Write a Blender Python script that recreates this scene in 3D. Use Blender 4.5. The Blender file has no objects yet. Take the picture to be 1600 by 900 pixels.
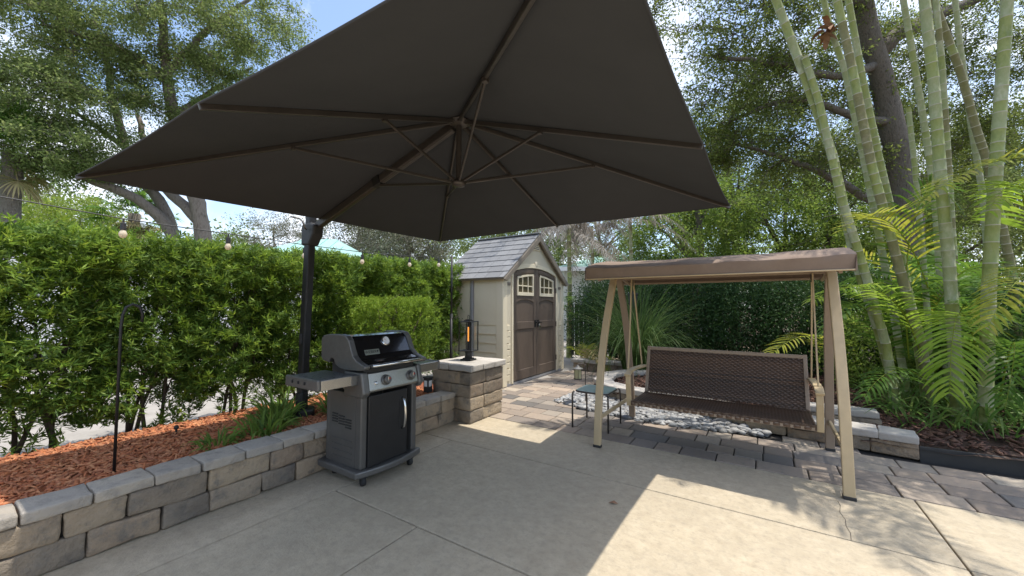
import bpy, bmesh, math, random
import numpy as np
from mathutils import Vector, Matrix
R = math.radians
random.seed(7)
rng = np.random.default_rng(11)
scene = bpy.context.scene
COL = scene.collection

# ------------------------------------------------------------------ camera
YAW, PIT, ROL, FPX, H = R(32.9226), R(2.6105), R(.1093), 606.0, 1.35
fw = np.array([-math.sin(YAW)*math.cos(PIT), math.cos(YAW)*math.cos(PIT), math.sin(PIT)])
_r = np.array([math.cos(YAW), math.sin(YAW), 0.0]); _u = np.cross(_r, fw)
cr = _r*math.cos(ROL) + _u*math.sin(ROL); cu = -_r*math.sin(ROL) + _u*math.cos(ROL)
cam_d = bpy.data.cameras.new('camera'); cam = bpy.data.objects.new('camera', cam_d); COL.objects.link(cam)
cam.matrix_world = Matrix([[cr[0], cu[0], -fw[0], 0], [cr[1], cu[1], -fw[1], 0], [cr[2], cu[2], -fw[2], H], [0, 0, 0, 1]])
cam_d.sensor_width = 36; cam_d.lens = FPX/1600*36; cam_d.clip_start = .05; cam_d.clip_end = 2000
scene.camera = cam
def at(x, y, D):
    return np.array([0, 0, H]) + D*(fw + cr*(x-800)/FPX - cu*(y-450)/FPX)
def onz(x, y, z=0.0):
    d = at(x, y, 1.0) - [0, 0, H]; return np.array([0, 0, H]) + d*(z-H)/d[2]
def ony(x, y, Y):
    d = at(x, y, 1.0) - [0, 0, H]; return np.array([0, 0, H]) + d*Y/d[1]
def onx(x, y, X):
    d = at(x, y, 1.0) - [0, 0, H]; return np.array([0, 0, H]) + d*X/d[0]

# ------------------------------------------------------------------ light
SUN = Vector((.238, .146, 1)).normalized()
sun_d = bpy.data.lights.new('sun', 'SUN'); sun = bpy.data.objects.new('sun', sun_d); COL.objects.link(sun)
sun_d.energy = 2.55; sun_d.angle = R(.5); sun_d.color = (1, .95, .86)
sun.rotation_euler = SUN.to_track_quat('Z', 'Y').to_euler(); sun.location = (3, 2, 20)
world = bpy.data.worlds.new('World'); scene.world = world; world.use_nodes = True
nt = world.node_tree; nt.nodes.clear()
def N(t, typ, **kw):
    n = t.nodes.new(typ)
    for k, v in kw.items():
        if k.startswith('i_'): n.inputs[k[2:].replace('_', ' ')].default_value = v
        else: setattr(n, k, v)
    return n
sky = N(nt, 'ShaderNodeTexSky', sky_type='NISHITA', sun_disc=False)
sky.sun_elevation = math.asin(SUN.z); sky.sun_rotation = math.atan2(SUN.x, SUN.y)
sky.air_density = 1.0; sky.dust_density = 1.5; sky.ozone_density = 1.0
OFF = 6.1
tc = N(nt, 'ShaderNodeTexCoord')
cn = N(nt, 'ShaderNodeTexNoise', i_Scale=2.3, i_Detail=8.0, i_Roughness=.6)
cramp = N(nt, 'ShaderNodeValToRGB'); cramp.color_ramp.elements[0].position = .47; cramp.color_ramp.elements[1].position = .62
cmix = N(nt, 'ShaderNodeMix', data_type='RGBA'); cmix.inputs['B'].default_value = (4.7, 4.95, 5.4, 1)
bg = N(nt, 'ShaderNodeBackground', i_Strength=.15); wo = N(nt, 'ShaderNodeOutputWorld')
L = nt.links.new
mpn = N(nt, 'ShaderNodeMapping'); mpn.inputs['Location'].default_value = (OFF, 0, 0); L(tc.outputs['Generated'], mpn.inputs['Vector']); L(mpn.outputs['Vector'], cn.inputs['Vector']); L(cn.outputs['Fac'], cramp.inputs['Fac'])
L(cramp.outputs['Color'], cmix.inputs['Factor']); L(sky.outputs['Color'], cmix.inputs['A'])
L(cmix.outputs['Result'], bg.inputs['Color']); L(bg.outputs['Background'], wo.inputs['Surface'])
vs = scene.view_settings; vs.view_transform = 'Standard'; vs.look = 'None'; vs.gamma = 1; vs.exposure = 1.08; vs.use_curve_mapping = False
scene.cycles.max_bounces = 7; scene.cycles.diffuse_bounces = 4; scene.cycles.transmission_bounces = 6
scene.cycles.use_denoising = True; scene.cycles.caustics_reflective = False; scene.cycles.caustics_refractive = False

# ------------------------------------------------------------------ materials
def ramp(t, cols, fac):
    n = N(t, 'ShaderNodeValToRGB'); cr_ = n.color_ramp
    while len(cr_.elements) < len(cols): cr_.elements.new(.5)
    for i, c in enumerate(cols):
        cr_.elements[i].position = i/max(1, len(cols)-1); cr_.elements[i].color = (*c, 1)
    t.links.new(fac, n.inputs['Fac']); return n.outputs['Color']
def mat(name, cols, rough=.7, metal=0.0, island=False, nscale=6.0, namt=0.0, ncol=(0, 0, 0), bump=0.0, bscale=40.0,
        trans=0.0, stretch=None, spec=.5, coat=0.0, nlo=.4, nhi=.65, rvar=0.0, bdist=.01, big=None):
    m = bpy.data.materials.new(name); m.use_nodes = True; t = m.node_tree; t.nodes.clear()
    out = N(t, 'ShaderNodeOutputMaterial'); p = N(t, 'ShaderNodeBsdfPrincipled')
    p.inputs['Roughness'].default_value = rough; p.inputs['Metallic'].default_value = metal
    p.inputs['Specular IOR Level'].default_value = spec; p.inputs['Coat Weight'].default_value = coat
    lk = t.links.new
    tcn = N(t, 'ShaderNodeTexCoord'); vec = tcn.outputs['Object']
    if stretch:
        mp = N(t, 'ShaderNodeMapping'); mp.inputs['Scale'].default_value = stretch; lk(vec, mp.inputs['Vector']); vec = mp.outputs['Vector']
    if not isinstance(cols[0], (tuple, list)): cols = [cols]
    if len(cols) == 1:
        rgb = N(t, 'ShaderNodeRGB'); rgb.outputs[0].default_value = (*cols[0], 1); col = rgb.outputs[0]
    elif island:
        gi = N(t, 'ShaderNodeNewGeometry'); col = ramp(t, cols, gi.outputs['Random Per Island'])
    else:
        n = N(t, 'ShaderNodeTexNoise'); n.inputs['Scale'].default_value = nscale; n.inputs['Detail'].default_value = 8; n.inputs['Roughness'].default_value = .65
        lk(vec, n.inputs['Vector'])
        mr = N(t, 'ShaderNodeMapRange'); mr.inputs['From Min'].default_value = .3; mr.inputs['From Max'].default_value = .7
        lk(n.outputs['Fac'], mr.inputs['Value']); col = ramp(t, cols, mr.outputs['Result'])
    def blot(col, scale, amt, c, lo, hi):
        n2 = N(t, 'ShaderNodeTexNoise'); n2.inputs['Scale'].default_value = scale; n2.inputs['Detail'].default_value = 10; n2.inputs['Roughness'].default_value = .7
        lk(vec, n2.inputs['Vector'])
        mr2 = N(t, 'ShaderNodeMapRange'); mr2.inputs['From Min'].default_value = lo; mr2.inputs['From Max'].default_value = hi; mr2.inputs['To Max'].default_value = amt
        lk(n2.outputs['Fac'], mr2.inputs['Value'])
        mx = N(t, 'ShaderNodeMix', data_type='RGBA'); mx.inputs['B'].default_value = (*c, 1)
        lk(mr2.outputs['Result'], mx.inputs['Factor']); lk(col, mx.inputs['A']); return mx.outputs['Result']
    if namt > 0: col = blot(col, nscale*2.3, namt, ncol, nlo, nhi)
    if big: col = blot(col, big[0], big[1], big[2], .4, .62)
    lk(col, p.inputs['Base Color'])
    if rvar:
        n4 = N(t, 'ShaderNodeTexNoise'); n4.inputs['Scale'].default_value = nscale*3; lk(vec, n4.inputs['Vector'])
        mr4 = N(t, 'ShaderNodeMapRange'); mr4.inputs['To Min'].default_value = max(0, rough-rvar); mr4.inputs['To Max'].default_value = min(1, rough+rvar)
        lk(n4.outputs['Fac'], mr4.inputs['Value']); lk(mr4.outputs['Result'], p.inputs['Roughness'])
    if bump > 0:
        n3 = N(t, 'ShaderNodeTexNoise'); n3.inputs['Scale'].default_value = bscale; n3.inputs['Detail'].default_value = 8; n3.inputs['Roughness'].default_value = .65
        lk(vec, n3.inputs['Vector'])
        b = N(t, 'ShaderNodeBump'); b.inputs['Strength'].default_value = bump; b.inputs['Distance'].default_value = bdist
        lk(n3.outputs['Fac'], b.inputs['Height']); lk(b.outputs['Normal'], p.inputs['Normal'])
    if trans > 0:
        tr = N(t, 'ShaderNodeBsdfTranslucent'); lk(col, tr.inputs['Color'])
        hs = N(t, 'ShaderNodeHueSaturation'); hs.inputs['Value'].default_value = 1.5; hs.inputs['Hue'].default_value = .49; lk(col, hs.inputs['Color']); lk(hs.outputs['Color'], tr.inputs['Color'])
        ms = N(t, 'ShaderNodeMixShader'); ms.inputs['Fac'].default_value = trans
        lk(p.outputs[0], ms.inputs[1]); lk(tr.outputs[0], ms.inputs[2]); lk(ms.outputs[0], out.inputs['Surface'])
    else: lk(p.outputs[0], out.inputs['Surface'])
    return m
def leafmat(name, cols, trans=.35, rough=.5): return mat(name, cols, rough=rough, island=True, trans=trans, spec=.22)

M = {}
M['concrete'] = mat('concrete', [(.405, .335, .235), (.46, .385, .275), (.52, .44, .32)], rough=.85, nscale=11, namt=.5, ncol=(.25, .22, .17), bump=.6, bscale=70, nlo=.48, nhi=.70, big=(.9, .4, (.32, .275, .205)))
M['joint'] = mat('joint_dark', (.07, .06, .05), rough=.95)
M['paver'] = mat('paver', [(.36, .295, .23), (.26, .205, .16), (.16, .145, .132), (.39, .30, .225), (.10, .095, .09), (.31, .245, .19), (.38, .32, .25), (.19, .165, .142)], island=True, rough=.88, nscale=7, namt=.5, ncol=(.17, .155, .15), nlo=.48, nhi=.7, bump=.5, bscale=60)
M['stone'] = mat('wall_stone', [(.33, .25, .168), (.19, .155, .12), (.39, .30, .20), (.155, .13, .105), (.29, .205, .135), (.41, .325, .225), (.22, .17, .128)], island=True, rough=.95, nscale=4, namt=.8, ncol=(.10, .095, .09), nlo=.49, nhi=.64, bump=1.0, bscale=28, bdist=.02, big=(3.1, .35, (.44, .36, .26)))
M['cap'] = mat('cap_stone', [(.36, .31, .25), (.30, .27, .24), (.41, .355, .285), (.26, .245, .23)], island=True, rough=.95, nscale=4, namt=.65, ncol=(.17, .16, .15), nlo=.48, nhi=.64, bump=.9, bscale=30, bdist=.015, big=(2, .4, (.42, .38, .32)))
M['capl'] = mat('pale_cap_stone', [(.46, .42, .37), (.40, .37, .33), (.50, .46, .41)], island=True, rough=.92, nscale=6, namt=.4, ncol=(.3, .28, .26), bump=.7, bscale=45)
M['core'] = mat('shadow_gap', (.045, .04, .035), rough=1)
M['ground'] = mat('leaf_litter_ground', [(.16, .12, .085), (.22, .17, .12), (.12, .10, .07)], rough=1, nscale=3, bump=.6, bscale=20, bdist=.03)
M['drive'] = mat('driveway', [(.30, .275, .25), (.35, .325, .295), (.26, .24, .215)], rough=.9, nscale=1.2, namt=.4, ncol=(.19, .17, .15), bump=.3, bscale=30)
M['grass'] = mat('lawn', [(.05, .10, .025), (.08, .15, .03), (.12, .15, .05)], rough=1, nscale=4, bump=.7, bscale=60, bdist=.03)
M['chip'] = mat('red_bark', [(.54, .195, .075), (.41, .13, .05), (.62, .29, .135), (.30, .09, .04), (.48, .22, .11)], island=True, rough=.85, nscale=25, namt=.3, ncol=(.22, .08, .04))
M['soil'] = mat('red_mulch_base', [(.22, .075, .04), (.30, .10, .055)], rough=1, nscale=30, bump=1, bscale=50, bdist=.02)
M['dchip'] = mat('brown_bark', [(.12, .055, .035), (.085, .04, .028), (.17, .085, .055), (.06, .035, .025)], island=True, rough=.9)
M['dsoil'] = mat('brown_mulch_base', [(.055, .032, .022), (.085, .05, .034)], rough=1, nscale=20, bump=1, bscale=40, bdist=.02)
M['pebble'] = mat('river_pebble', [(.32, .318, .315), (.175, .185, .20), (.38, .365, .345), (.115, .122, .135), (.25, .232, .21), (.43, .425, .415), (.155, .165, .175)], island=True, rough=.7, nscale=20, namt=.25, ncol=(.3, .3, .3))
M['canvas'] = mat('charcoal_canvas', [(.060, .063, .070), (.069, .072, .079)], rough=.95, nscale=2, spec=.15, bump=.25, bscale=7, bdist=.012, trans=.06)
M['bronze'] = mat('dark_bronze_metal', [(.07, .062, .057), (.095, .083, .075)], rough=.38, metal=.5, nscale=8)
M['black'] = mat('black_metal', [(.018, .018, .019), (.028, .027, .027)], rough=.5, metal=.3, nscale=10)
M['bplastic'] = mat('black_plastic', [(.022, .022, .023), (.03, .03, .03)], rough=.55, nscale=12)
M['enamel'] = mat('black_enamel', (.008, .008, .009), rough=.12, coat=.6)
M['castal'] = mat('grey_cast_metal', [(.13, .127, .12), (.16, .155, .147)], rough=.45, metal=.55, nscale=25, bump=.1, bscale=200)
M['cabinet'] = mat('grey_painted_steel', [(.105, .10, .094), (.125, .12, .112)], rough=.42, metal=.4, nscale=5, rvar=.1)
M['steel'] = mat('brushed_steel', [(.46, .44, .40), (.54, .52, .48)], rough=.3, metal=1, nscale=4, stretch=(3, 60, 60), rvar=.1)
M['shelf'] = mat('grey_shelf_paint', [(.20, .205, .21), (.25, .255, .26)], rough=.3, metal=.6, nscale=12, rvar=.1)
M['door'] = mat('black_door', [(.012, .012, .013), (.018, .018, .019)], rough=.38, nscale=5, rvar=.08)
M['chrome'] = mat('chrome', (.7, .69, .66), rough=.18, metal=1)
M['knobred'] = mat('red_mark', (.35, .03, .02), rough=.5)
M['plate'] = mat('logo_plate', (.33, .35, .29), rough=.4, metal=.5)
M['ink'] = mat('dark_ink', (.02, .02, .02), rough=.6)
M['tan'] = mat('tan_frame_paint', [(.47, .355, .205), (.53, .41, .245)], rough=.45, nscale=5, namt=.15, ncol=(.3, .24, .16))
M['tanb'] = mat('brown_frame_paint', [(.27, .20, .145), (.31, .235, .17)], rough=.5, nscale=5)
M['sling'] = mat('brown_canopy_fabric', [(.235, .175, .135), (.275, .21, .165)], rough=.95, nscale=3, namt=.3, ncol=(.16, .11, .09), spec=.15, bump=.15, bscale=400, bdist=.003, trans=.05)
M['wicker'] = mat('brown_wicker', [(.105, .056, .032), (.072, .04, .024), (.14, .078, .045), (.05, .03, .02)], island=True, rough=.5, nscale=40, namt=.3, ncol=(.05, .035, .025))
M['wcore'] = mat('wicker_core', (.03, .02, .015), rough=.9)
M['glass_top'] = mat('sea_green_glass', [(.33, .43, .42), (.38, .48, .465)], rough=.2, nscale=3, coat=.4)
M['beige'] = mat('beige_resin', [(.57, .505, .38), (.61, .545, .415)], rough=.6, nscale=2, bump=.1, bscale=150)
M['cream'] = mat('cream_resin', [(.66, .585, .43), (.70, .62, .46)], rough=.55, nscale=2)
M['brownres'] = mat('brown_resin', [(.105, .078, .06), (.125, .095, .074)], rough=.5, nscale=4, stretch=(6, 6, 1), bump=.15, bscale=40)
M['shingle'] = mat('grey_shingle', [(.165, .165, .167), (.20, .199, .198), (.135, .134, .134), (.23, .229, .228)], island=True, rough=.75, nscale=12, namt=.3, ncol=(.13, .13, .14), bump=.5, bscale=60)
M['trim'] = mat('taupe_trim', [(.17, .145, .115), (.20, .17, .135)], rough=.6, nscale=4)
M['pipe'] = mat('grey_plastic', (.24, .24, .25), rough=.5)
M['wdark'] = mat('dim_window', (.09, .075, .045), rough=.15)
M['wire'] = mat('wire_black', (.03, .03, .03), rough=.5)
M['bark'] = mat('oak_bark', [(.10, .085, .07), (.17, .15, .125), (.07, .06, .05)], rough=.95, nscale=5, stretch=(5, 5, 1), bump=1, bscale=8, bdist=.05)
M['bark2'] = mat('pale_bark', [(.20, .165, .13), (.27, .23, .19), (.14, .115, .09)], rough=.95, nscale=4, stretch=(4, 4, 1), bump=1, bscale=8, bdist=.04)
M['bark3'] = mat('brown_oak_bark', [(.13, .105, .085), (.20, .17, .14), (.09, .07, .055)], rough=.95, nscale=4, stretch=(4, 4, 1), bump=1, bscale=8, bdist=.05)
M['stem'] = mat('shrub_stem', [(.09, .065, .045), (.14, .105, .075)], rough=.9, nscale=20)
M['hleaf'] = leafmat('hedge_leaf', [(.055, .11, .02), (.08, .15, .026), (.11, .19, .03), (.065, .13, .022), (.15, .235, .04), (.20, .28, .05), (.045, .09, .018)], trans=.30)
M['hnew'] = leafmat('hedge_new_growth', [(.17, .28, .03), (.23, .33, .04), (.14, .25, .03), (.28, .36, .05)])
M['oleaf'] = leafmat('oak_leaf', [(.115, .16, .045), (.16, .21, .065), (.085, .125, .038), (.21, .255, .09), (.135, .185, .055), (.23, .265, .115)], trans=.55, rough=.7)
M['rleaf'] = leafmat('dark_oak_leaf', [(.085, .12, .028), (.125, .165, .038), (.06, .09, .02), (.17, .21, .055), (.11, .14, .032)], trans=.55, rough=.65)
M['lleaf'] = leafmat('light_leaf', [(.12, .20, .035), (.17, .25, .045), (.09, .155, .028), (.22, .285, .06)], trans=.5)
M['yleaf'] = leafmat('yellow_green_leaf', [(.17, .25, .035), (.23, .30, .045), (.13, .21, .03), (.28, .33, .07)], trans=.5)
M['dleaf'] = leafmat('dark_shrub_leaf', [(.025, .06, .018), (.035, .08, .022), (.05, .10, .028), (.02, .045, .014)], trans=.25)
M['gleaf'] = leafmat('grey_leaf', [(.16, .15, .11), (.20, .19, .14), (.12, .13, .08), (.13, .15, .07)], trans=.3)
M['palm'] = leafmat('palm_leaflet', [(.06, .135, .02), (.09, .18, .027), (.07, .155, .025), (.13, .225, .032), (.05, .11, .018)], trans=.45, rough=.38)
M['palml'] = leafmat('sunlit_palm_leaflet', [(.20, .32, .035), (.25, .37, .045), (.17, .29, .03), (.30, .39, .055)], trans=.5, rough=.35)  # lighter copy of the palm leaflet, sunlight put into the colour
M['palmy'] = leafmat('yellow_palm_leaflet', [(.26, .30, .035), (.32, .33, .04), (.20, .27, .035), (.36, .34, .06)], trans=.45, rough=.4)
M['dead'] = leafmat('dead_frond', [(.25, .225, .195), (.31, .285, .25), (.19, .165, .14), (.36, .335, .30)], trans=.25, rough=.8)
M['thatch'] = leafmat('dry_thatch', [(.36, .29, .15), (.42, .34, .18), (.28, .23, .11), (.22, .24, .09)], trans=.3, rough=.8)
M['blade'] = leafmat('grass_blade', [(.10, .19, .04), (.14, .24, .055), (.07, .14, .03), (.20, .27, .08)], trans=.4)
M['grassy'] = leafmat('fountain_grass_blade', [(.07, .13, .035), (.10, .17, .045), (.05, .10, .025), (.15, .20, .07)], trans=.35)
M['lily'] = leafmat('lily_leaf', [(.12, .21, .04), (.17, .26, .05), (.08, .15, .03), (.23, .29, .07)], trans=.35)
M['caneg'] = mat('cane_green', [(.17, .21, .045), (.24, .27, .08), (.13, .17, .035)], rough=.5, nscale=9, namt=.5, ncol=(.31, .32, .19), nlo=.5, nhi=.7, stretch=(1, 1, .5))
M['canew'] = mat('cane_waxy', [(.35, .36, .23), (.25, .28, .13), (.42, .42, .31)], rough=.6, nscale=8, namt=.5, ncol=(.22, .26, .10), nlo=.48, nhi=.66, stretch=(1, 1, .5))
M['caneb'] = mat('cane_brown', [(.215, .205, .09), (.17, .17, .065), (.28, .25, .14)], rough=.7, nscale=12, namt=.5, ncol=(.16, .13, .08))
M['scar'] = mat('cane_scar', (.36, .345, .26), rough=.8)
M['husk'] = mat('dry_husk', [(.30, .16, .09), (.22, .12, .07)], rough=.9, nscale=8)
M['white'] = mat('white_paint', [(.74, .75, .76), (.80, .80, .80)], rough=.35, nscale=2)
M['tglass'] = mat('tinted_glass', (.05, .07, .08), rough=.08, coat=.5)
M['teal'] = mat('teal_metal_roof', [(.30, .50, .46), (.36, .56, .52)], rough=.4, nscale=2)
M['stucco'] = mat('pale_stucco', [(.5, .5, .46), (.56, .56, .52)], rough=.9, nscale=3)
M['rubber'] = mat('rubber', (.02, .02, .02), rough=.8)
def glassmat():
    m = bpy.data.materials.new('clear_glass'); m.use_nodes = True; t = m.node_tree; t.nodes.clear()
    o = N(t, 'ShaderNodeOutputMaterial'); a = N(t, 'ShaderNodeBsdfTransparent'); a.inputs[0].default_value = (.99, .99, .99, 1)
    g_ = N(t, 'ShaderNodeBsdfGlossy', i_Roughness=.03); x = N(t, 'ShaderNodeMixShader'); x.inputs[0].default_value = .035
    t.links.new(a.outputs[0], x.inputs[1]); t.links.new(g_.outputs[0], x.inputs[2]); t.links.new(x.outputs[0], o.inputs[0]); return m
M['glass'] = glassmat()
def emat(name, c, s):
    m = bpy.data.materials.new(name); m.use_nodes = True; p = m.node_tree.nodes['Principled BSDF']
    p.inputs['Base Color'].default_value = (*c, 1); p.inputs['Emission Color'].default_value = (*c, 1); p.inputs['Emission Strength'].default_value = s; return m
M['flame'] = emat('amber_filament', (1.0, .36, .06), .55)
M['bulb'] = mat('frosted_bulb', (.80, .72, .58), rough=.25, trans=.4)

# ------------------------------------------------------------------ builders
ORG = {}
class MB:
    def __init__(s): s.V = []; s.F = []; s.MI = []; s.n = 0
    def add(s, V, F, mi=0):
        V = np.asarray(V, float).reshape(-1, 3); s.V.append(V)
        for f in F: s.F.append(tuple(int(i)+s.n for i in f)); s.MI.append(mi)
        s.n += len(V); return s
    def box(s, c, d, M3=None, mi=0):
        h = np.array(d)/2.; V = np.array([[x, y, z] for z in (-1, 1) for y in (-1, 1) for x in (-1, 1)])*h
        if M3 is not None: V = V @ np.asarray(M3).T
        return s.add(V+np.array(c), [(0, 2, 3, 1), (4, 5, 7, 6), (0, 1, 5, 4), (2, 6, 7, 3), (0, 4, 6, 2), (1, 3, 7, 5)], mi)
    def bar(s, a, b, w, h, up=(0, 0, 1), mi=0):
        a = np.array(a, float); b = np.array(b, float); d = b-a; ln = np.linalg.norm(d); d /= ln
        up = np.array(up, float); x = np.cross(d, up); x /= np.linalg.norm(x); y = np.cross(x, d)
        return s.box((a+b)/2, (w, ln, h), np.array([x, d, y]).T, mi)
    def tube(s, P, r, n=8, cap=True, mi=0, sq=None, up=None, mis=None):
        P = np.array(P, float); k = len(P); rr = np.ones(k)*r if np.isscalar(r) else np.array(r, float)
        T = np.gradient(P, axis=0); T /= np.linalg.norm(T, axis=1)[:, None]+1e-12
        ref = np.array(up, float) if up is not None else (np.array([0, 0, 1.]) if abs(T[0][2]) < .9 else np.array([1., 0, 0]))
        V = []
        x = np.cross(T[0], ref); x /= np.linalg.norm(x)
        for i in range(k):
            x = x-T[i]*np.dot(x, T[i]); x /= np.linalg.norm(x)+1e-12; y = np.cross(T[i], x)
            for j in range(n):
                a = 2*math.pi*(j+.5*(n == 4))/n
                if sq: V.append(P[i]+x*sq[0]*(1 if math.cos(a) > 0 else -1)+y*sq[1]*(1 if math.sin(a) > 0 else -1))
                else: V.append(P[i]+rr[i]*(x*math.cos(a)+y*math.sin(a)))
        base = s.n; s.V.append(np.array(V)); s.n += len(V)
        for i in range(k-1):
            m_ = mis[i] if mis else mi
            for j in range(n):
                j2 = (j+1) % n; s.F.append((base+i*n+j, base+i*n+j2, base+(i+1)*n+j2, base+(i+1)*n+j)); s.MI.append(m_)
        if cap:
            s.F.append(tuple(base+j for j in range(n))[::-1]); s.MI.append(mi)
            s.F.append(tuple(base+(k-1)*n+j for j in range(n))); s.MI.append(mi)
        return s
    def lathe(s, prof, c, n=20, mi=0, axis=None):
        V = []; k = len(prof)
        A = np.eye(3)
        if axis is not None:
            z = np.array(axis, float); z /= np.linalg.norm(z); t = np.array([0, 0, 1.]) if abs(z[2]) < .9 else np.array([1., 0, 0]); x = np.cross(t, z); x /= np.linalg.norm(x); A = np.array([x, np.cross(z, x), z]).T
        for r, z in prof:
            for j in range(n):
                a = 2*math.pi*j/n; V.append(A @ np.array([r*math.cos(a), r*math.sin(a), z]))
        F = [(i*n+j, i*n+(j+1) % n, (i+1)*n+(j+1) % n, (i+1)*n+j) for i in range(k-1) for j in range(n)]
        F.append(tuple(range(n))[::-1]); F.append(tuple((k-1)*n+j for j in range(n)))
        return s.add(np.array(V)+np.array(c), F, mi)
    def prism(s, poly, a, b, f, mi=0):
        """poly 2D list; f(u,v,w) maps to xyz; extruded from w=a to w=b"""
        n = len(poly); V = [f(u, v, a) for u, v in poly]+[f(u, v, b) for u, v in poly]
        F = [tuple(range(n))[::-1], tuple(range(n, 2*n))]+[(i, (i+1) % n, n+(i+1) % n, n+i) for i in range(n)]
        return s.add(V, F, mi)
    def block(s, c, d, r=.012, noise=.003, rz=0, fine=True):
        h = np.array(d)/2.; ax = []
        for k in range(3):
            hk = h[k]; rk = min(r, hk*.6)
            ax.append(np.array([-hk, -hk+rk*.3, -hk+rk, -hk*.35, hk*.35, hk-rk, hk-rk*.3, hk]) if fine else np.array([-hk, -hk+rk, hk-rk, hk]))
        ph = rng.uniform(0, 6.28, (3, 3)); fr = rng.uniform(8, 22, (3, 3))
        for k in range(3):
            for sg in (-1, 1):
                u, v = (k+1) % 3, (k+2) % 3; A, B = np.meshgrid(ax[u], ax[v], indexing='ij'); P = np.zeros(A.shape+(3,))
                P[..., u] = A; P[..., v] = B; P[..., k] = sg*h[k]
                P = P.reshape(-1, 3); rr = np.minimum(r, h*.6); q = np.clip(P, -(h-rr), h-rr); dd = P-q; ln = np.linalg.norm(dd, axis=1)[:, None]
                P = q+dd/np.maximum(ln, 1e-9)*np.minimum(rr.min(), ln)
                if noise: P = P+noise*np.stack([np.sin(P @ fr[i]+ph[i, 0])+.5*np.sin(P @ (fr[i][::-1]*2.7)+ph[i, 1]) for i in range(3)], 1)
                m_, n_ = A.shape; F = []
                for i in range(m_-1):
                    for j in range(n_-1):
                        f = (i*n_+j, (i+1)*n_+j, (i+1)*n_+j+1, i*n_+j+1); F.append(f if sg > 0 else f[::-1])
                cs, sn = math.cos(rz), math.sin(rz); P = P @ np.array([[cs, sn, 0], [-sn, cs, 0], [0, 0, 1]])
                s.add(P+np.array(c), F)
        return s
    def build(s, name, m, parent=None, smooth=False, bevel=0, weld=False, loc=None):
        V = np.concatenate(s.V); o = np.zeros(3)
        if parent is not None: o = np.array(ORG.get(parent.name, (0, 0, 0)), float)
        elif loc is not None: o = np.array(loc, float)
        me = bpy.data.meshes.new(name); me.from_pydata((V-o).tolist(), [], s.F)
        ms = m if isinstance(m, (list, tuple)) else [m]
        for x in ms: me.materials.append(x)
        if len(ms) > 1: me.polygons.foreach_set('material_index', s.MI)
        if weld:
            b = bmesh.new(); b.from_mesh(me); bmesh.ops.remove_doubles(b, verts=b.verts, dist=1e-5); b.to_mesh(me); b.free()
        if smooth: me.polygons.foreach_set('use_smooth', [True]*len(me.polygons))
        me.update(); ob = bpy.data.objects.new(name, me); COL.objects.link(ob)
        if parent is not None: ob.parent = parent; ORG[ob.name] = tuple(o)
        else: ob.location = o; ORG[ob.name] = tuple(o)
        if bevel:
            bm_ = ob.modifiers.new('bevel', 'BEVEL'); bm_.width = bevel; bm_.segments = 2; bm_.limit_method = 'ANGLE'; bm_.angle_limit = R(40)
            if smooth: pass
        return ob
def npmesh(name, V, F, m, parent=None, mi=None, loc=None, smooth=False):
    V = np.asarray(V, np.float32).reshape(-1, 3); F = np.asarray(F, np.int32); k = F.shape[1]; o = np.zeros(3)
    if parent is not None: o = np.array(ORG.get(parent.name, (0, 0, 0)))
    elif loc is not None: o = np.array(loc, float)
    V = V-o.astype(np.float32)
    me = bpy.data.meshes.new(name); me.vertices.add(len(V)); me.vertices.foreach_set('co', V.ravel())
    me.loops.add(F.size); me.loops.foreach_set('vertex_index', F.ravel())
    me.polygons.add(len(F)); me.polygons.foreach_set('loop_start', np.arange(0, F.size, k, dtype=np.int32)); me.polygons.foreach_set('loop_total', np.full(len(F), k, np.int32))
    for x in (m if isinstance(m, (list, tuple)) else [m]): me.materials.append(x)
    if mi is not None: me.polygons.foreach_set('material_index', np.asarray(mi, np.int32))
    if smooth: me.polygons.foreach_set('use_smooth', np.ones(len(F), bool))
    me.update(calc_edges=True); ob = bpy.data.objects.new(name, me); COL.objects.link(ob)
    if parent is not None: ob.parent = parent
    else: ob.location = o
    ORG[ob.name] = tuple(o); return ob
def tag(o, label=None, cat=None, group=None, kind=None):
    for k, v in (('label', label), ('category', cat), ('group', group), ('kind', kind)):
        if v: o[k] = v
    return o
def thing(name, loc, label, cat, group=None):
    o = bpy.data.objects.new(name, None); COL.objects.link(o); o.location = tuple(float(x) for x in loc); o.empty_display_size = .1
    ORG[o.name] = tuple(float(x) for x in loc); return tag(o, label, cat, group)
def dup(root, loc, rz=0, sc=(1, 1, 1), label=None):
    r_ = root.copy(); COL.objects.link(r_); r_.location = tuple(float(x) for x in loc); r_.rotation_euler = (0, 0, rz); r_.scale = sc
    if label: r_['label'] = label
    for ch in list(root.children):
        c = ch.copy(); COL.objects.link(c); c.parent = r_
        for g_ in list(ch.children):
            d = g_.copy(); COL.objects.link(d); d.parent = c
    return r_
def unit(v): return v/(np.linalg.norm(v, axis=-1, keepdims=True)+1e-9)
def leafquads(P, D, ln, wd, fold=.15):
    """folded diamond leaves: P base points, D directions"""
    n = len(P); D = unit(D); S = unit(np.cross(D, rng.normal(size=(n, 3)))); U = np.cross(S, D)
    ln = np.broadcast_to(ln, n)[:, None]; wd = np.broadcast_to(wd, n)[:, None]
    a = P; b = P+D*ln*.45+S*wd*.5+U*wd*fold; c = P+D*ln; d = P+D*ln*.45-S*wd*.5+U*wd*fold
    V = np.stack([a, b, c, d], 1).reshape(-1, 3); F = np.arange(4*n).reshape(n, 4); return V, F
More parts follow.
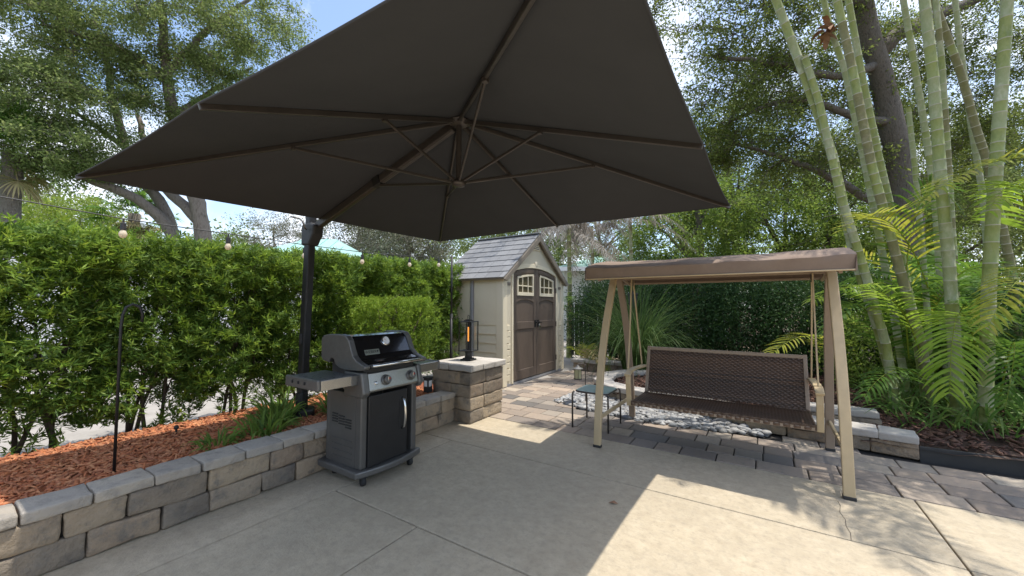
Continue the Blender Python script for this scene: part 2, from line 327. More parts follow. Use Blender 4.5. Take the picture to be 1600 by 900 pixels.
class Soup:
    def __init__(s): s.V = []; s.F = []; s.M = []; s.n = 0
    def add(s, V, F, mi=0): s.V.append(V); s.F.append(np.asarray(F)+s.n); s.M.append(np.full(len(F), mi)); s.n += len(V)
    def build(s, name, m, parent=None, loc=None, smooth=False): return npmesh(name, np.concatenate(s.V), np.concatenate(s.F), m, parent, np.concatenate(s.M), loc, smooth)
def strips(P, D0, ln, wd, droop, seg=3, side=None, mi=0, taper=.25):
    """long bending blades: returns V,F.  P (n,3), D0 start dirs, droop = gravity bend"""
    n = len(P); D = unit(D0.copy()); ln = np.broadcast_to(ln, n); wd = np.broadcast_to(wd, n); dr = np.broadcast_to(droop, n)
    S = unit(np.cross(D, np.array([0, 0, 1.])+rng.normal(0, .25, (n, 3)))) if side is None else side
    pts = [P]; p = P.copy()
    for i in range(seg):
        p = p+D*(ln/seg)[:, None]; pts.append(p.copy()); D = unit(D+np.array([0, 0, -1.])*(dr/seg)[:, None])
    wprof = [.45]+[1-(.5*(i/seg)**2) for i in range(1, seg)]+[.06]
    V = np.stack([x for i, q in enumerate(pts) for x in (q-S*(wd*wprof[i]/2)[:, None], q+S*(wd*wprof[i]/2)[:, None])], 1)
    k = 2*(seg+1); F = np.concatenate([np.arange(n)[:, None]*k+np.array([2*i, 2*i+1, 2*i+3, 2*i+2]) for i in range(seg)])
    return V.reshape(-1, 3), F

# ------------------------------------------------------------------ the setting
def inside(p, poly):
    x, y = p; c = False; n = len(poly)
    for i in range(n):
        (x1, y1), (x2, y2) = poly[i], poly[(i+1) % n]
        if (y1 > y) != (y2 > y) and x < (x2-x1)*(y-y1)/(y2-y1)+x1: c = not c
    return c
def sheet(name, poly, z, m, kind='structure', thick=0):
    b = MB(); b.add([(x, y, z) for x, y in poly], [tuple(range(len(poly)))]); return tag(b.build(name, m), kind=kind)
sheet('ground', [(-400, -400), (400, -400), (400, 400), (-400, 400)], -.05, M['ground'])
sheet('driveway', [(-13, -30), (-5.0, -30), (-5.0, 4.0), (-3.2, 4.0), (-3.2, 9), (-6, 20), (-13, 30)], -.012, M['drive'])
sheet('lawn', [(-60, -60), (-13, -60), (-13, 60), (-60, 60)], -.03, M['grass'])
# patio: slabs with real joints
b = MB()
def slab(x0, x1, y0, y1, g=.0045): b.block(((x0+x1)/2, (y0+y1)/2, -.05), (x1-x0-2*g, y1-y0-2*g, .1), r=.007, noise=0, fine=False)
slab(-3.10, .855, 3.0, 3.865); slab(.855, 7, 3.0, 3.865); slab(-2.66, .855, 1.734, 3.0); slab(.855, 7, 1.734, 3.0)
slab(-3.10, -2.66, -.6, 3.0); slab(-3.10, -2.66, -5, -.6)
for x0, x1 in ((-2.66, -1.81), (-1.81, .855), (.855, 3.6), (3.6, 7)):
    slab(x0, x1, -.9, 1.734); slab(x0, x1, -5, -.9)
tag(b.build('patio', M['concrete'], smooth=False), kind='structure')
sheet('patio_base', [(-3.15, -5.1), (7.1, -5.1), (7.1, 3.9), (-3.15, 3.9)], -.03, M['joint'])
b = MB(); pts = [onz(x, y, .0012) for x, y in [(1309, 783), (1313, 790), (1312, 800), (1321, 812), (1322, 822), (1329, 833), (1330, 845)]]
for p, q in zip(pts[:-1], pts[1:]):
    d = q-p; s = np.array([-d[1], d[0], 0]); s = s/np.linalg.norm(s)*.0016; b.add([p-s, p+s, q+s, q-s], [(0, 1, 2, 3)])
tag(b.build('patio_crack', M['joint']), kind='structure')

WALLP = [(1.12, 4.84), (.5, 4.93), (-.1, 5.02), (-.6, 5.22), (-1.2, 5.36), (-1.7, 5.42), (-2.08, 5.62), (-2.28, 5.95), (-2.36, 6.5), (-2.2, 6.95), (-1.9, 7.2)]
PEB = [(-2.52, 4.97), (-1.9, 4.80), (-1.335, 4.68), (-.81, 4.68), (-.25, 4.80), (-.02, 4.82), (.02, 5.04), (-.58, 5.3), (-1.2, 5.44), (-1.7, 5.5), (-2.0, 5.7), (-2.2, 5.98), (-2.34, 6.0), (-2.46, 5.6)]
BED = WALLP + [(-1.5, 9.5), (9, 12), (9, 4.9), (1.7, 4.86)]
# paver walk
b = MB(); y = 3.872; k = 0
while y < 9.6:
    dep = .225; x = -7.4+rng.uniform(0, .3)
    while x < 5.2:
        ln = rng.choice([.225, .30, .36]); cx, cy = x+ln/2, y+dep/2
        ok = not inside((cx, cy), PEB) and not inside((cx, cy), BED) and not (cx < -3.55 and cy > 5.1 and cy < 7.8 and cx > -5) 
        if cx < -3.45 and cy < 4.05: ok = False
        if cx < -3.8 and cy > 5.35: ok = False
        if cy > 7.6 and cx < -3.2: ok = False
        if ok: b.block((cx, cy, -.03+rng.normal(0, .0012)), (ln-.009, dep-.009, .06), r=.009, noise=0, fine=False)
        x += ln
    y += dep
tag(b.build('paver_walk', M['paver'], weld=True), kind='structure')
sheet('paver_base', [(-7.5, 3.875), (5.3, 3.875), (5.3, 9.8), (-7.5, 9.8)], -.018, M['core'])
def rough_sheet(name, poly, z, m, step=.08, amp=.02, slope=None):
    xs = [p[0] for p in poly]; ys = [p[1] for p in poly]; nx = int((max(xs)-min(xs))/step)+1; ny = int((max(ys)-min(ys))/step)+1
    V = []; idx = {}; F = []
    def vid(i, j):
        if (i, j) not in idx:
            x = min(xs)+i*step; y = min(ys)+j*step; idx[(i, j)] = len(V)
            V.append((x, y, z+amp*(math.sin(x*7.1+y*3)+math.sin(y*9.3-x*4)+.6*random.uniform(-1, 1))*.5+(slope(x, y) if slope else 0)))
        return idx[(i, j)]
    for i in range(nx):
        for j in range(ny):
            if inside((min(xs)+(i+.5)*step, min(ys)+(j+.5)*step), poly): F.append((vid(i, j), vid(i+1, j), vid(i+1, j+1), vid(i, j+1)))
    b = MB(); b.add(V, F); return tag(b.build(name, m, smooth=True), kind='structure')
LBED = [(-5.05, -4), (-3.18, -4), (-3.18, 3.95), (-5.05, 3.95)]
def lslope(x, y): return -.22*max(0, min(1, (-4.45-x)/.5))
rough_sheet('mulch_bed', LBED, .255, M['soil'], step=.07, slope=lslope)
rough_sheet('planting_bed', BED, .10, M['dsoil'], step=.1, amp=.03)
def chips(name, n, xr, yr, zf, m, size=(.06, .017, .007), ok=None):
    S = []; 
    P = np.stack([rng.uniform(*xr, n), rng.uniform(*yr, n)], 1)
    if ok: P = P[[ok(p) for p in P]]
    n = len(P); Z = np.array([zf(*p) for p in P])
    L_ = size[0]*rng.lognormal(0, .35, n); W = size[1]*rng.lognormal(0, .3, n); T = np.full(n, size[2])*rng.uniform(.7, 1.5, n)
    a = rng.uniform(0, 6.28, n); el = rng.normal(0, .28, n); ro = rng.normal(0, .5, n)
    D = np.stack([np.cos(a)*np.cos(el), np.sin(a)*np.cos(el), np.sin(el)], 1); s0 = unit(np.stack([-np.sin(a), np.cos(a), 0*a], 1)); u0 = np.cross(D, s0)
    S_ = s0*np.cos(ro)[:, None]+u0*np.sin(ro)[:, None]; U = np.cross(D, S_)
    C = np.stack([P[:, 0], P[:, 1], Z], 1); V = []
    for sz in (-1, 1):
        for sy in (-1, 1):
            for sx in (-1, 1):
                tp = 1 if sx < 0 else .7
                V.append(C+D*(sx*L_/2)[:, None]+S_*(sy*W/2*tp)[:, None]+U*(sz*T/2)[:, None])
    V = np.stack(V, 1).reshape(-1, 3); B = np.arange(n)[:, None]*8
    F = np.concatenate([B+np.array(f) for f in ((0, 2, 3, 1), (4, 5, 7, 6), (0, 1, 5, 4), (2, 6, 7, 3), (0, 4, 6, 2), (1, 3, 7, 5))])
    return tag(npmesh(name, V, F, m), kind='stuff')
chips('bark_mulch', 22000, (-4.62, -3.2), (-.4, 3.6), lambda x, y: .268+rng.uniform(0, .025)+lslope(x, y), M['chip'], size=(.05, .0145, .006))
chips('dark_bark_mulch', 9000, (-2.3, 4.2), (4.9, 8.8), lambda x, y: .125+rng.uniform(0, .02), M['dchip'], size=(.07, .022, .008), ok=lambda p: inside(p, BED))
# pebbles
b = MB(); n = 0
def pebble(c, a, bb, h, rz):
    lat = [(-.75, .66), (0, 1), (.6, .8)]; nseg = 9; V = []; ph = rng.uniform(0, 6.28)
    for zz, rr in lat:
        for j in range(nseg):
            t = 2*math.pi*j/nseg; w = 1+.1*math.sin(2*t+ph); x, y = a*rr*w*math.cos(t), bb*rr*w*math.sin(t)
            V.append((c[0]+x*math.cos(rz)-y*math.sin(rz), c[1]+x*math.sin(rz)+y*math.cos(rz), c[2]+h*zz))
    V.append((c[0], c[1], c[2]+h))
    F = [(i*nseg+j, i*nseg+(j+1) % nseg, (i+1)*nseg+(j+1) % nseg, (i+1)*nseg+j) for i in range(2) for j in range(nseg)]+[(2*nseg+j, 2*nseg+(j+1) % nseg, 3*nseg) for j in range(nseg)]
    b.add(V, F)
while n < 2700:
    p = (rng.uniform(-2.6, .1), rng.uniform(4.65, 6.05))
    if inside(p, PEB):
        s = rng.lognormal(0, .33)*.0215; pebble((p[0], p[1], rng.uniform(0, .03)), s*rng.uniform(1, 1.5), s, s*rng.uniform(.5, .8), rng.uniform(0, 6.28)); n += 1
tag(b.build('river_pebbles', M['pebble'], smooth=True), kind='stuff')
sheet('pebble_base', PEB, -.004, M['core'])

# ------------------------------------------------------------------ block walls and pillar
t = thing('retaining_wall', (-3.14, 1.0, 0), 'low stone block retaining wall with flat caps running along the patio edge behind the grill', 'wall', None)
b = MB()
for c in range(2):
    y = -3.6+.13*c
    while y < 3.47:
        ln = rng.choice([.24, .31, .38]); y1 = min(y+ln, 3.485)
        b.block((-3.045-.1+rng.normal(0, .003), (y+y1)/2, .072+.14*c), (.2, y1-y-.006, .136), r=.016, noise=.0048); y = y1+.001
b.build('wall_body', M['stone'], t, smooth=True, weld=True)
b = MB(); y = -3.52
while y < 3.47:
    y1 = min(y+.238*rng.choice([.96, 1, 1.04]), 3.485); b.block((-3.14+rng.normal(0, .004), (y+y1)/2, .311), (.225, y1-y-.005, .062), r=.011, noise=.0026, rz=rng.normal(0, .008)); y = y1+.001
b.build('cap', M['cap'], t, smooth=True, weld=True)
b = MB(); b.box((-3.16, 0, .14), (.12, 7, .27)); b.build('wall_core', M['core'], t)

t = thing('stone_pillar', (-3.12, 3.82, 0), 'square stone block pillar with pale flat cap at the end of the low wall', 'pillar')
b = MB(); X0, X1, Y0, Y1 = -3.42, -2.82, 3.49, 4.15
for c in range(4):
    z = .072+.145*c; f = (.62, .40, .55, .45)[c] if c % 2 else (.38, .6, .38, .58)[c]
    wy = (Y1-Y0)*f; wx = (X1-X0)*(1-f)
    for yy0, yy1 in ((Y0, Y0+wy), (Y0+wy, Y1)):
        b.block((X1-.1+rng.normal(0, .003), (yy0+yy1)/2, z), (.2, yy1-yy0-.006, .141), r=.015, noise=.003)
        b.block((X0+.1, (yy0+yy1)/2, z), (.2, yy1-yy0-.006, .141), r=.015, noise=.003)
    for xx0, xx1 in ((X0+.2, X0+.2+.01), (X1-.2-.2*(c % 2), X1-.2)):
        pass
    b.block(((X0+X1)/2-.1, Y0+.1+rng.normal(0, .002), z), (.205+.12*(c % 2), .2, .141), r=.015, noise=.003)
    b.block(((X0+X1)/2+.07, Y0+.104, z), (.14, .2, .141), r=.015, noise=.003)
    b.block(((X0+X1)/2, Y1-.1, z), (.21, .2, .141), r=.015, noise=.003)
b.build('pillar_body', M['stone'], t, smooth=True, weld=True)
b = MB()
for i, (x0, x1) in enumerate(((-3.45, -3.13), (-3.13, -2.79))):
    ys = (3.46, 3.70, 3.93, 4.18) if i else (3.46, 3.84, 4.18)
    for y0, y1 in zip(ys[:-1], ys[1:]): b.block(((x0+x1)/2, (y0+y1)/2, .627), (x1-x0-.004, y1-y0-.004, .07), r=.011, noise=.0025)
b.build('cap', M['capl'], t, smooth=True, weld=True)
b = MB(); b.box((-3.12, 3.82, .29), (.5, .55, .57)); b.build('pillar_core', M['core'], t)

def along(P, ds):
    P = np.array(P); seg = np.linalg.norm(np.diff(P, axis=0), axis=1); cum = np.concatenate([[0], np.cumsum(seg)]); out = []
    for s in ds:
        i = min(np.searchsorted(cum, s, side='right')-1, len(seg)-1); d = (P[i+1]-P[i])/seg[i]; out.append((P[i]+d*(s-cum[i]), math.atan2(d[1], d[0])))
    return out, cum[-1]
t = thing('bed_wall', (-.6, 5.3, 0), 'low curved stone block border with pale caps behind the swing seat', 'wall')
b = MB(); c_ = MB(); _, tot = along(WALLP, [0]); s = 0; kk = 0
while s < tot-.1:
    ln = float(rng.choice([.26, .32, .38])); (p, a), = along(WALLP, [min(s+ln/2, tot)])[0]; nx, ny = math.sin(a), -math.cos(a)
    b.block((p[0]+nx*.09, p[1]+ny*.09, .066), (ln-.006, .17, .13), r=.014, noise=.003, rz=a); s += ln
s = 0
while s < tot-.1:
    ln = .25*rng.choice([.95, 1.05]); (p, a), = along(WALLP, [min(s+ln/2, tot)])[0]; nx, ny = math.sin(a), -math.cos(a)
    c_.block((p[0]+nx*.12, p[1]+ny*.12, .168), (ln-.004, .27, .07), r=.012, noise=.003, rz=a); s += ln
b.build('wall_body', M['stone'], t, smooth=True, weld=True); c_.build('cap', M['capl'], t, smooth=True, weld=True)
t = thing('stone_step', (.6, 5.45, 0), 'short row of pale flat stones behind the right end of the curved border', 'stone edging')
b = MB()
for i in range(3): b.block((.22+.3*i, 5.42+.02*i, .24), (.29, .2, .07), r=.012, noise=.003)
b.build('top_course', M['capl'], t, smooth=True, weld=True)
b = MB()
for i in range(3): b.block((.26+.29*i, 5.43+.02*i, .14), (.28, .2, .12), r=.012, noise=.003)
b.build('lower_course', M['stone'], t, smooth=True, weld=True)
t = thing('stone_curb', (-2.7, 7.75, 0), 'straight pale stone curb across the walk beyond the shed corner', 'curb')
b = MB()
for i in range(4): b.block((-3.28+.31*i, 7.72+.01*i, .20), (.305, .26, .07), r=.013, noise=.003, rz=rng.normal(0, .03))
b.build('cap', M['capl'], t, smooth=True, weld=True)
b = MB()
for i in range(4): b.block((-3.25+.31*i, 7.74+.01*i, .08), (.30, .2, .16), r=.013, noise=.003)
b.build('curb_body', M['stone'], t, smooth=True, weld=True)
P_ = [(1.12, 4.86), (1.73, 4.90), (2.4, 5.0), (3.4, 5.05), (5.5, 5.0)]
b = MB()
for p, q in zip(P_[:-1], P_[1:]): b.bar((*p, .05), (*q, .05), .018, .15)
tag(b.build('garden_edging', M['bplastic'], bevel=.004, loc=(2, 5, 0)), 'black plastic edging strip along the mulch bed under the palms', 'edging')

# ------------------------------------------------------------------ cantilever umbrella
UC = np.array([-1.95, 2.25]); ZA, ZR = 2.80, 2.20
t = thing('cantilever_umbrella', (-3.8, 2.1, .26), 'large square charcoal cantilever parasol spreading over the patio', 'umbrella')
CORN = {'L': (-3.82, .56), 'B': (-3.61, 3.80), 'R': (-.22, 3.77), 'N': (-.25, .71)}
MIDS = {'NL': (-2.00, .63), 'LB': (-3.66, 2.2), 'BR': (-1.82, 3.71), 'RN': (-.25, 2.25)}
order = ['L', 'LB', 'B', 'BR', 'R', 'RN', 'N', 'NL']; rim = [np.array([*(CORN.get(k) or MIDS[k]), ZR]) for k in order]
apex = np.array([*UC, ZA])
b = MB(); n = 12; EDGE = []
for i in range(8):
    p, q = rim[i], rim[(i+1) % 8]; V = []; idx = {}
    mid_in = unit(apex*[1, 1, 0]-((p+q)/2)*[1, 1, 0])
    for r_ in range(n+1):
        for c in range(r_+1):
            f = r_/n; g_ = c/max(r_, 1); base = p*(1-g_)+q*g_; w = 4*g_*(1-g_)
            base = base+mid_in*.012*w*f
            v = apex+(base-apex)*f; v = v+np.array([0, 0, -.050])*w*f*(1.12-f); idx[(r_, c)] = len(V); V.append(v+[0, 0, .012])
    EDGE += [V[idx[(n, c)]]+[0, 0, -.003] for c in range(n)]
    F = []
    for r_ in range(n):
        for c in range(r_+1):
            F.append((idx[(r_, c)], idx[(r_+1, c)], idx[(r_+1, c+1)]))
            if c < r_: F.append((idx[(r_, c)], idx[(r_+1, c+1)], idx[(r_, c+1)]))
    b.add(V, F)
h_ = MB(); h_.tube(EDGE+EDGE[:1], .005, 6, cap=False); h_.build('hem', M['canvas'], t)
o = b.build('canopy', M['canvas'], t, weld=True); sm = o.modifiers.new('s', 'SOLIDIFY'); sm.thickness = .004; sm.offset = 1
o.data.polygons.foreach_set('use_smooth', [False]*len(o.data.polygons))
hl = np.array([*UC, 2.29])
for i, k in enumerate(order):
    e = rim[i]; d = e-apex; a = apex+d*.03+[0, 0, -.02]
    if k == 'LB': continue
    r_ = MB(); r_.bar(a, e+[0, 0, -.004], .018, .03, mi=0); ob = r_.build('rib', M['bronze'], t, bevel=.003)
    s_ = MB(); j = apex+d*(.47 if len(k) == 1 else .42)+[0, 0, -.03]; s_.bar(hl+unit(j-hl)*.03, j, .014, .02); s_.box(j, (.03, .03, .03)); s_.build('strut', M['bronze'], t, bevel=.003)
# boom (takes the place of the eighth rib)
bs = np.array([-3.76, 2.16, 2.12]); be = apex+[-.06, 0, -.05]
b = MB(); b.bar(bs, be, .05, .075); b.build('boom', M['bronze'], t, bevel=.012)
jn = bs+(be-bs)*.52; s_ = MB(); s_.bar(hl+unit(jn-hl)*.03, jn+[0, 0, -.03], .014, .02); s_.build('strut', M['bronze'], t, bevel=.003)
b = MB(); b.bar(jn-(be-bs)*.025, jn+(be-bs)*.025, .066, .09); b.build('boom_collar', M['black'], t, bevel=.008)
b = MB(); b.tube([hl, apex+[0, 0, -.02]], .021, 14); b.build('center_post', M['bronze'], t, smooth=False)
b = MB(); b.lathe([(.075, -.0), (.09, -.03), (.06, -.055), (.03, -.06)], apex, 16)
for i in range(8):
    a = i*math.pi/4; b.box(apex+[.07*math.cos(a), .07*math.sin(a), -.035], (.03, .03, .035))
b.build('hub', M['bronze'], t, bevel=.004)
b = MB(); b.lathe([(.02, .03), (.05, .02), (.058, 0), (.05, -.02), (.02, -.028)], hl, 20); b.build('lower_hub', M['bronze'], t, smooth=True)
b = MB(); b.tube([(-3.80, 2.10, .30), (-3.80, 2.12, 1.2), (-3.80, 2.15, 2.32)], .04, 4, sq=(.036, .045)); b.build('mast', M['black'], t, bevel=.012)
b = MB(); b.box((-3.80, 2.08, 1.02), (.04, .03, .10)); b.build('mast_catch', M['bplastic'], t, bevel=.006)
b = MB(); b.prism([(-.09, -.12), (.05, -.13), (.13, -.02), (.14, .07), (.06, .1), (-.09, .09)], -.055, .055, lambda u, v, w: (-3.80+u, 2.15+w, 2.07+v)); b.build('boom_bracket', M['bplastic'], t, bevel=.02)
b = MB(); b.tube([(-3.76, 2.08, 2.10), (-3.73, 2.05, 2.10), (-3.76, 2.04, 2.17), (-3.79, 2.02, 2.20), (-3.79, 1.94, 2.20)], .009, 8); b.build('crank_handle', M['castal'], t, smooth=True)
b = MB(); b.prism([(.125*math.cos(a)*(1+.12*math.cos(3*a)), .125*math.sin(a)*(1+.12*math.cos(3*a))) for a in np.linspace(0, 2*math.pi, 30, endpoint=False)], .255, .345, lambda u, v, w: (-3.79+u, 2.10+v, w)); b.build('base_collar', M['bplastic'], t, bevel=.012)
b = MB(); b.tube([(-3.80, 2.10, .34), (-3.80, 2.10, .50)], .055, 16); b.build('mast_sleeve', M['black'], t, bevel=.004)

# ------------------------------------------------------------------ grill
t = thing('gas_grill', (-2.78, 2.1, 0), 'grey and black two burner gas grill on a wheeled cabinet before the low wall', 'grill')
GY0, GY1, GX0, GX1 = 1.85, 2.40, -2.98, -2.535
YZ = lambda x0: (lambda u, v, w: (w, u, v))
b = MB(); poly = []
for a in np.linspace(-1, 1, 15): poly.append((GX1+.015+.05*(1-a*a), GY0-.05+(a+1)/2*(GY1-GY0+.09)))
poly += [(GX0-.03, GY1+.04), (GX0-.06, GY1-.05), (GX0-.06, GY0+.03), (GX0-.03, GY0-.05)]
b.prism(poly, .075, .125, lambda u, v, w: (u, v, w)); b.build('base_tray', M['castal'], t, bevel=.012)
for x, y in ((-2.55, 1.885), (-2.55, 2.345), (-2.93, 1.9), (-2.93, 2.36)):
    b = MB(); b.lathe([(.018, -.018), (.034, -.016), (.037, -.006), (.037, .006), (.034, .016), (.018, .018)], (x, y, .037), 18, axis=(.35, 1, 0)); w = b.build('caster', M['rubber'], t, smooth=True)
    b = MB(); b.box((x, y, .066), (.045, .05, .022)); b.build('caster_fork', M['bplastic'], w, bevel=.004)
b = MB(); b.box(((GX0+GX1)/2-.02, GY0+.012, .40), (GX1-GX0-.10, .02, .55))
for z in (.18, .225, .27, .315): b.box((-2.77, GY0-.001, z), (.26, .006, .007))
b.build('side_panel', M['cabinet'], t, bevel=.002)
b = MB(); b.box(((GX0+GX1)/2-.02, GY1-.012, .40), (GX1-GX0-.10, .02, .55)); b.build('side_panel', M['cabinet'], t, bevel=.002)
b = MB()
for z in (.44, .46, .48, .50):
    for yy in (-2.86, -2.775, -2.69): b.box((yy, GY0-.0005, z-.04*((yy+2.9)/.25)**2), (.072, .006, .009))
b.build('side_vent', M['ink'], t)
b = MB(); b.box((GX0+.01, (GY0+GY1)/2, .40), (.02, GY1-GY0-.04, .55)); b.build('back_panel', M['cabinet'], t, bevel=.002)
for y0 in (GY0, GY1-.055):
    b = MB(); b.box((GX1-.035, y0+.0275, .425), (.07, .055, .60)); b.build('front_post', M['cabinet'], t, bevel=.010)
for y0 in (GY0, GY1-.04):
    b = MB(); b.box((GX0+.02, y0+.02, .425), (.04, .04, .60)); b.build('rear_post', M['cabinet'], t, bevel=.008)
b = MB(); b.box((GX1+.004, 2.0935, .395), (.024, .375, .53)); d_ = b.build('door', M['door'], t, bevel=.004)
hx = GX1+.016; b = MB(); b.tube([(hx, 2.226, .345), (hx+.028, 2.226, .365), (hx+.040, 2.226, .42), (hx+.042, 2.226, .47), (hx+.040, 2.226, .52), (hx+.028, 2.226, .575), (hx, 2.226, .595)], .0105, 10, sq=None); b.build('door_handle', M['chrome'], d_, smooth=True)
b = MB(); b.box((hx+.001, 2.226, .47), (.003, .05, .26)); b.build('handle_recess', M['ink'], d_, bevel=.001)
# control panel (sloped) and its end caps
XZ = lambda u, v, w: (u, w, v)
b = MB(); b.prism([(GX1+.03, .70), (GX1-.005, .83), (GX1-.30, .83), (GX1-.30, .68), (GX1+.02, .685)], GY0+.045, GY1-.01, XZ); b.build('control_panel', M['steel'], t, bevel=.006)
for y0, y1 in ((GY0-.015, GY0+.048), (GY1-.012, GY1+.035)):
    b = MB(); b.prism([(GX1+.045, .69), (GX1+.012, .845), (GX1-.20, .845), (GX1-.20, .655), (GX1+.02, .655)], y0, y1, XZ); b.build('panel_end_cap', M['castal'], t, bevel=.012)
nrm = np.array([.13, 0, .035]); nrm /= np.linalg.norm(nrm)
for y in (2.06, 2.315):
    c = np.array([GX1+.014, y, .762]); b = MB(); b.lathe([(.043, 0), (.043, .006), (.034, .008), (.032, .032), (.027, .036)], c, 22, axis=nrm); k_ = b.build('knob', M['castal'], t, bevel=.002)
    b = MB(); b.box(c+nrm*.036, (.006, .010, .045)); b.build('knob_grip', M['chrome'], k_, bevel=.002)
    b = MB(); b.box(c+nrm*.037+np.array([0, .008, .006]), (.005, .016, .012)); b.build('knob_mark', M['knobred'], k_)
b = MB(); b.lathe([(.014, 0), (.014, .008), (.010, .012)], (GX1+.015, 1.965, .752), 14, axis=nrm); b.build('igniter_button', M['chrome'], t, smooth=False)
# fire box and lid
b = MB(); b.prism([(-2.965, .70), (-2.965, .93), (-2.90, .945), (-2.83, .93), (-2.55, .865), (-2.56, .78), (-2.64, .70)], GY0+.03, GY1-.02, XZ); b.build('firebox', M['bplastic'], t, bevel=.008)
side = [(-3.02, 1.08), (-3.015, .93), (-2.985, .905), (-2.91, .898), (-2.895, .925), (-2.87, .935), (-2.845, .925), (-2.825, .89), (-2.77, .865), (-2.70, .855), (-2.54, .862), (-2.468, .872), (-2.452, .885), (-2.455, .905), (-2.50, .915), (-2.555, .935), (-2.60, .97), (-2.63, 1.03), (-2.655, 1.085), (-2.69, 1.115), (-2.75, 1.125), (-2.93, 1.12), (-2.99, 1.108)]
for y0, y1 in ((GY0-.035, GY0+.012), (GY1-.012, GY1+.035)):
    b = MB(); b.prism(side, y0, y1, XZ); b.build('lid_side', M['castal'], t, bevel=.008)
prof = [(-3.0, .93), (-3.005, 1.075), (-2.985, 1.098), (-2.93, 1.112), (-2.75, 1.117), (-2.70, 1.107), (-2.668, 1.08), (-2.64, 1.025), (-2.61, .965), (-2.565, .93), (-2.52, .912), (-2.50, .895)]
b = MB(); pl = prof+[(x+.01 if x < -2.95 else x-.012, z-.012) for x, z in prof[::-1]]
b.prism(pl, GY0+.013, GY1-.013, XZ); lid = b.build('lid', M['enamel'], t)
b = MB(); b.box((-2.475, 2.125, .893), (.05, .50, .022)); b.build('lid_lip', M['castal'], lid, bevel=.008)
b = MB(); b.tube([(-2.446, GY0+.03, .897), (-2.446, GY1-.03, .897)], .012, 12); b.build('lid_handle', M['chrome'], t, smooth=True)
fn = unit(np.array([.055, 0, .03])); fc = np.array([-2.652, 2.155, 1.055])
b = MB(); b.lathe([(.040, 0), (.042, .006), (.036, .010)], fc, 24, axis=fn); th = b.build('thermometer', M['chrome'], t, bevel=.001)
b = MB(); b.lathe([(.031, 0), (.031, .0015)], fc+fn*.0105, 24, axis=fn); b.build('dial', M['white'], th)
b = MB(); b.bar(fc+fn*.0125, fc+fn*.0125+np.array([-.006, -.018, .012]), .004, .002); b.build('needle', M['knobred'], th)
pn = unit(np.array([.06, 0, .03])); pc = np.array([-2.618, 2.0, .98]); tz = unit(np.cross(pn, [0, 1, 0])); 
if tz[2] < 0: tz = -tz
Mx = np.array([[0, 1, 0], tz, pn]).T
b = MB(); b.box(pc, (.135, .044, .008), Mx); pt = b.build('badge', M['plate'], t, bevel=.002)
def text(name, s, size, c, Mx, m, parent):
    cu_ = bpy.data.curves.new(name, 'FONT'); cu_.body = s; cu_.size = size; cu_.align_x = 'CENTER'; cu_.align_y = 'CENTER'; cu_.extrude = .0008
    tmp = bpy.data.objects.new('tmp', cu_); me = bpy.data.meshes.new_from_object(tmp); bpy.data.objects.remove(tmp)
    me.materials.append(m); ob = bpy.data.objects.new(name, me); COL.objects.link(ob); ob.parent = parent
    o_ = np.array(ORG[parent.name]); mw = np.eye(4); mw[:3, :3] = Mx; mw[:3, 3] = np.array(c)-o_; ob.matrix_local = Matrix(mw.tolist()); return ob
text('badge_lettering', 'WEBER', .034, pc+pn*.005+np.array([0, -.014, 0]), Mx, M['ink'], pt)
b = MB(); b.lathe([(.009, 0), (.009, .001)], pc+pn*.0045+np.array([0, .05, 0])+tz*.004, 12, axis=pn); b.box(pc+pn*.005+np.array([0, .05, 0])-tz*.009, (.003, .012, .001), Mx); b.build('badge_emblem', M['ink'], pt)
# shelves
for y0, y1, sg in ((1.525, 1.83, -1), (2.42, 2.715, 1)):
    b = MB(); b.box((-2.775, (y0+y1)/2, .822), (.40, y1-y0, .016)); sh = b.build('side_shelf', M['shelf'], t, bevel=.005)
    b = MB(); b.box((-2.572, (y0+y1)/2, .792), (.014, y1-y0-.05, .072)); b.build('shelf_front', M['steel'], sh, bevel=.003)
    ye = y0 if sg < 0 else y1
    b = MB(); b.box((-2.775, ye-sg*.012, .796), (.425, .03, .08)); b.build('shelf_end', M['castal'], sh, bevel=.01)
    for xx in (-2.88, -2.80, -2.72): b = MB(); b.box((xx, ye+sg*.006, .80), (.012, .014, .022)); b.build('tool_hook', M['ink'], sh, bevel=.003)
    yi = y1 if sg < 0 else y0
    b = MB(); b.box((-2.60, yi, .79), (.08, .10, .078)); b.build('shelf_bracket', M['castal'], sh, bevel=.006)

# ------------------------------------------------------------------ pillar lantern
t = thing('pier_lantern', (-3.14, 3.84, .662), 'black rectangular glass lantern with a glowing amber tube standing on the stone pillar', 'lantern')
c = np.array([-3.14, 3.84]); A = R(8)
Rz = np.array([[math.cos(A), -math.sin(A), 0], [math.sin(A), math.cos(A), 0], [0, 0, 1]])
def lp(x, y, z): return np.array([*c, 0])+Rz @ np.array([x, y, z])
b = MB(); b.box(lp(0, 0, .672), (.15, .15, .02), Rz); b.box(lp(0, 0, .688), (.105, .105, .014), Rz); b.build('base', M['black'], t, bevel=.003)
b = MB(); b.lathe([(.045, .694), (.048, .71), (.042, .715), (.042, .755), (.047, .76), (.047, .772), (.03, .778)], (*c, 0), 20); b.build('neck', M['black'], t)
b = MB(); b.box(lp(0, 0, .785), (.185, .185, .012), Rz); b.box(lp(0, 0, 1.148), (.185, .185, .012), Rz)
for sx in (-1, 1):
    for sy in (-1, 1): b.box(lp(sx*.086, sy*.086, .966), (.0115, .0115, .36), Rz)
b.build('frame', M['black'], t, bevel=.002)
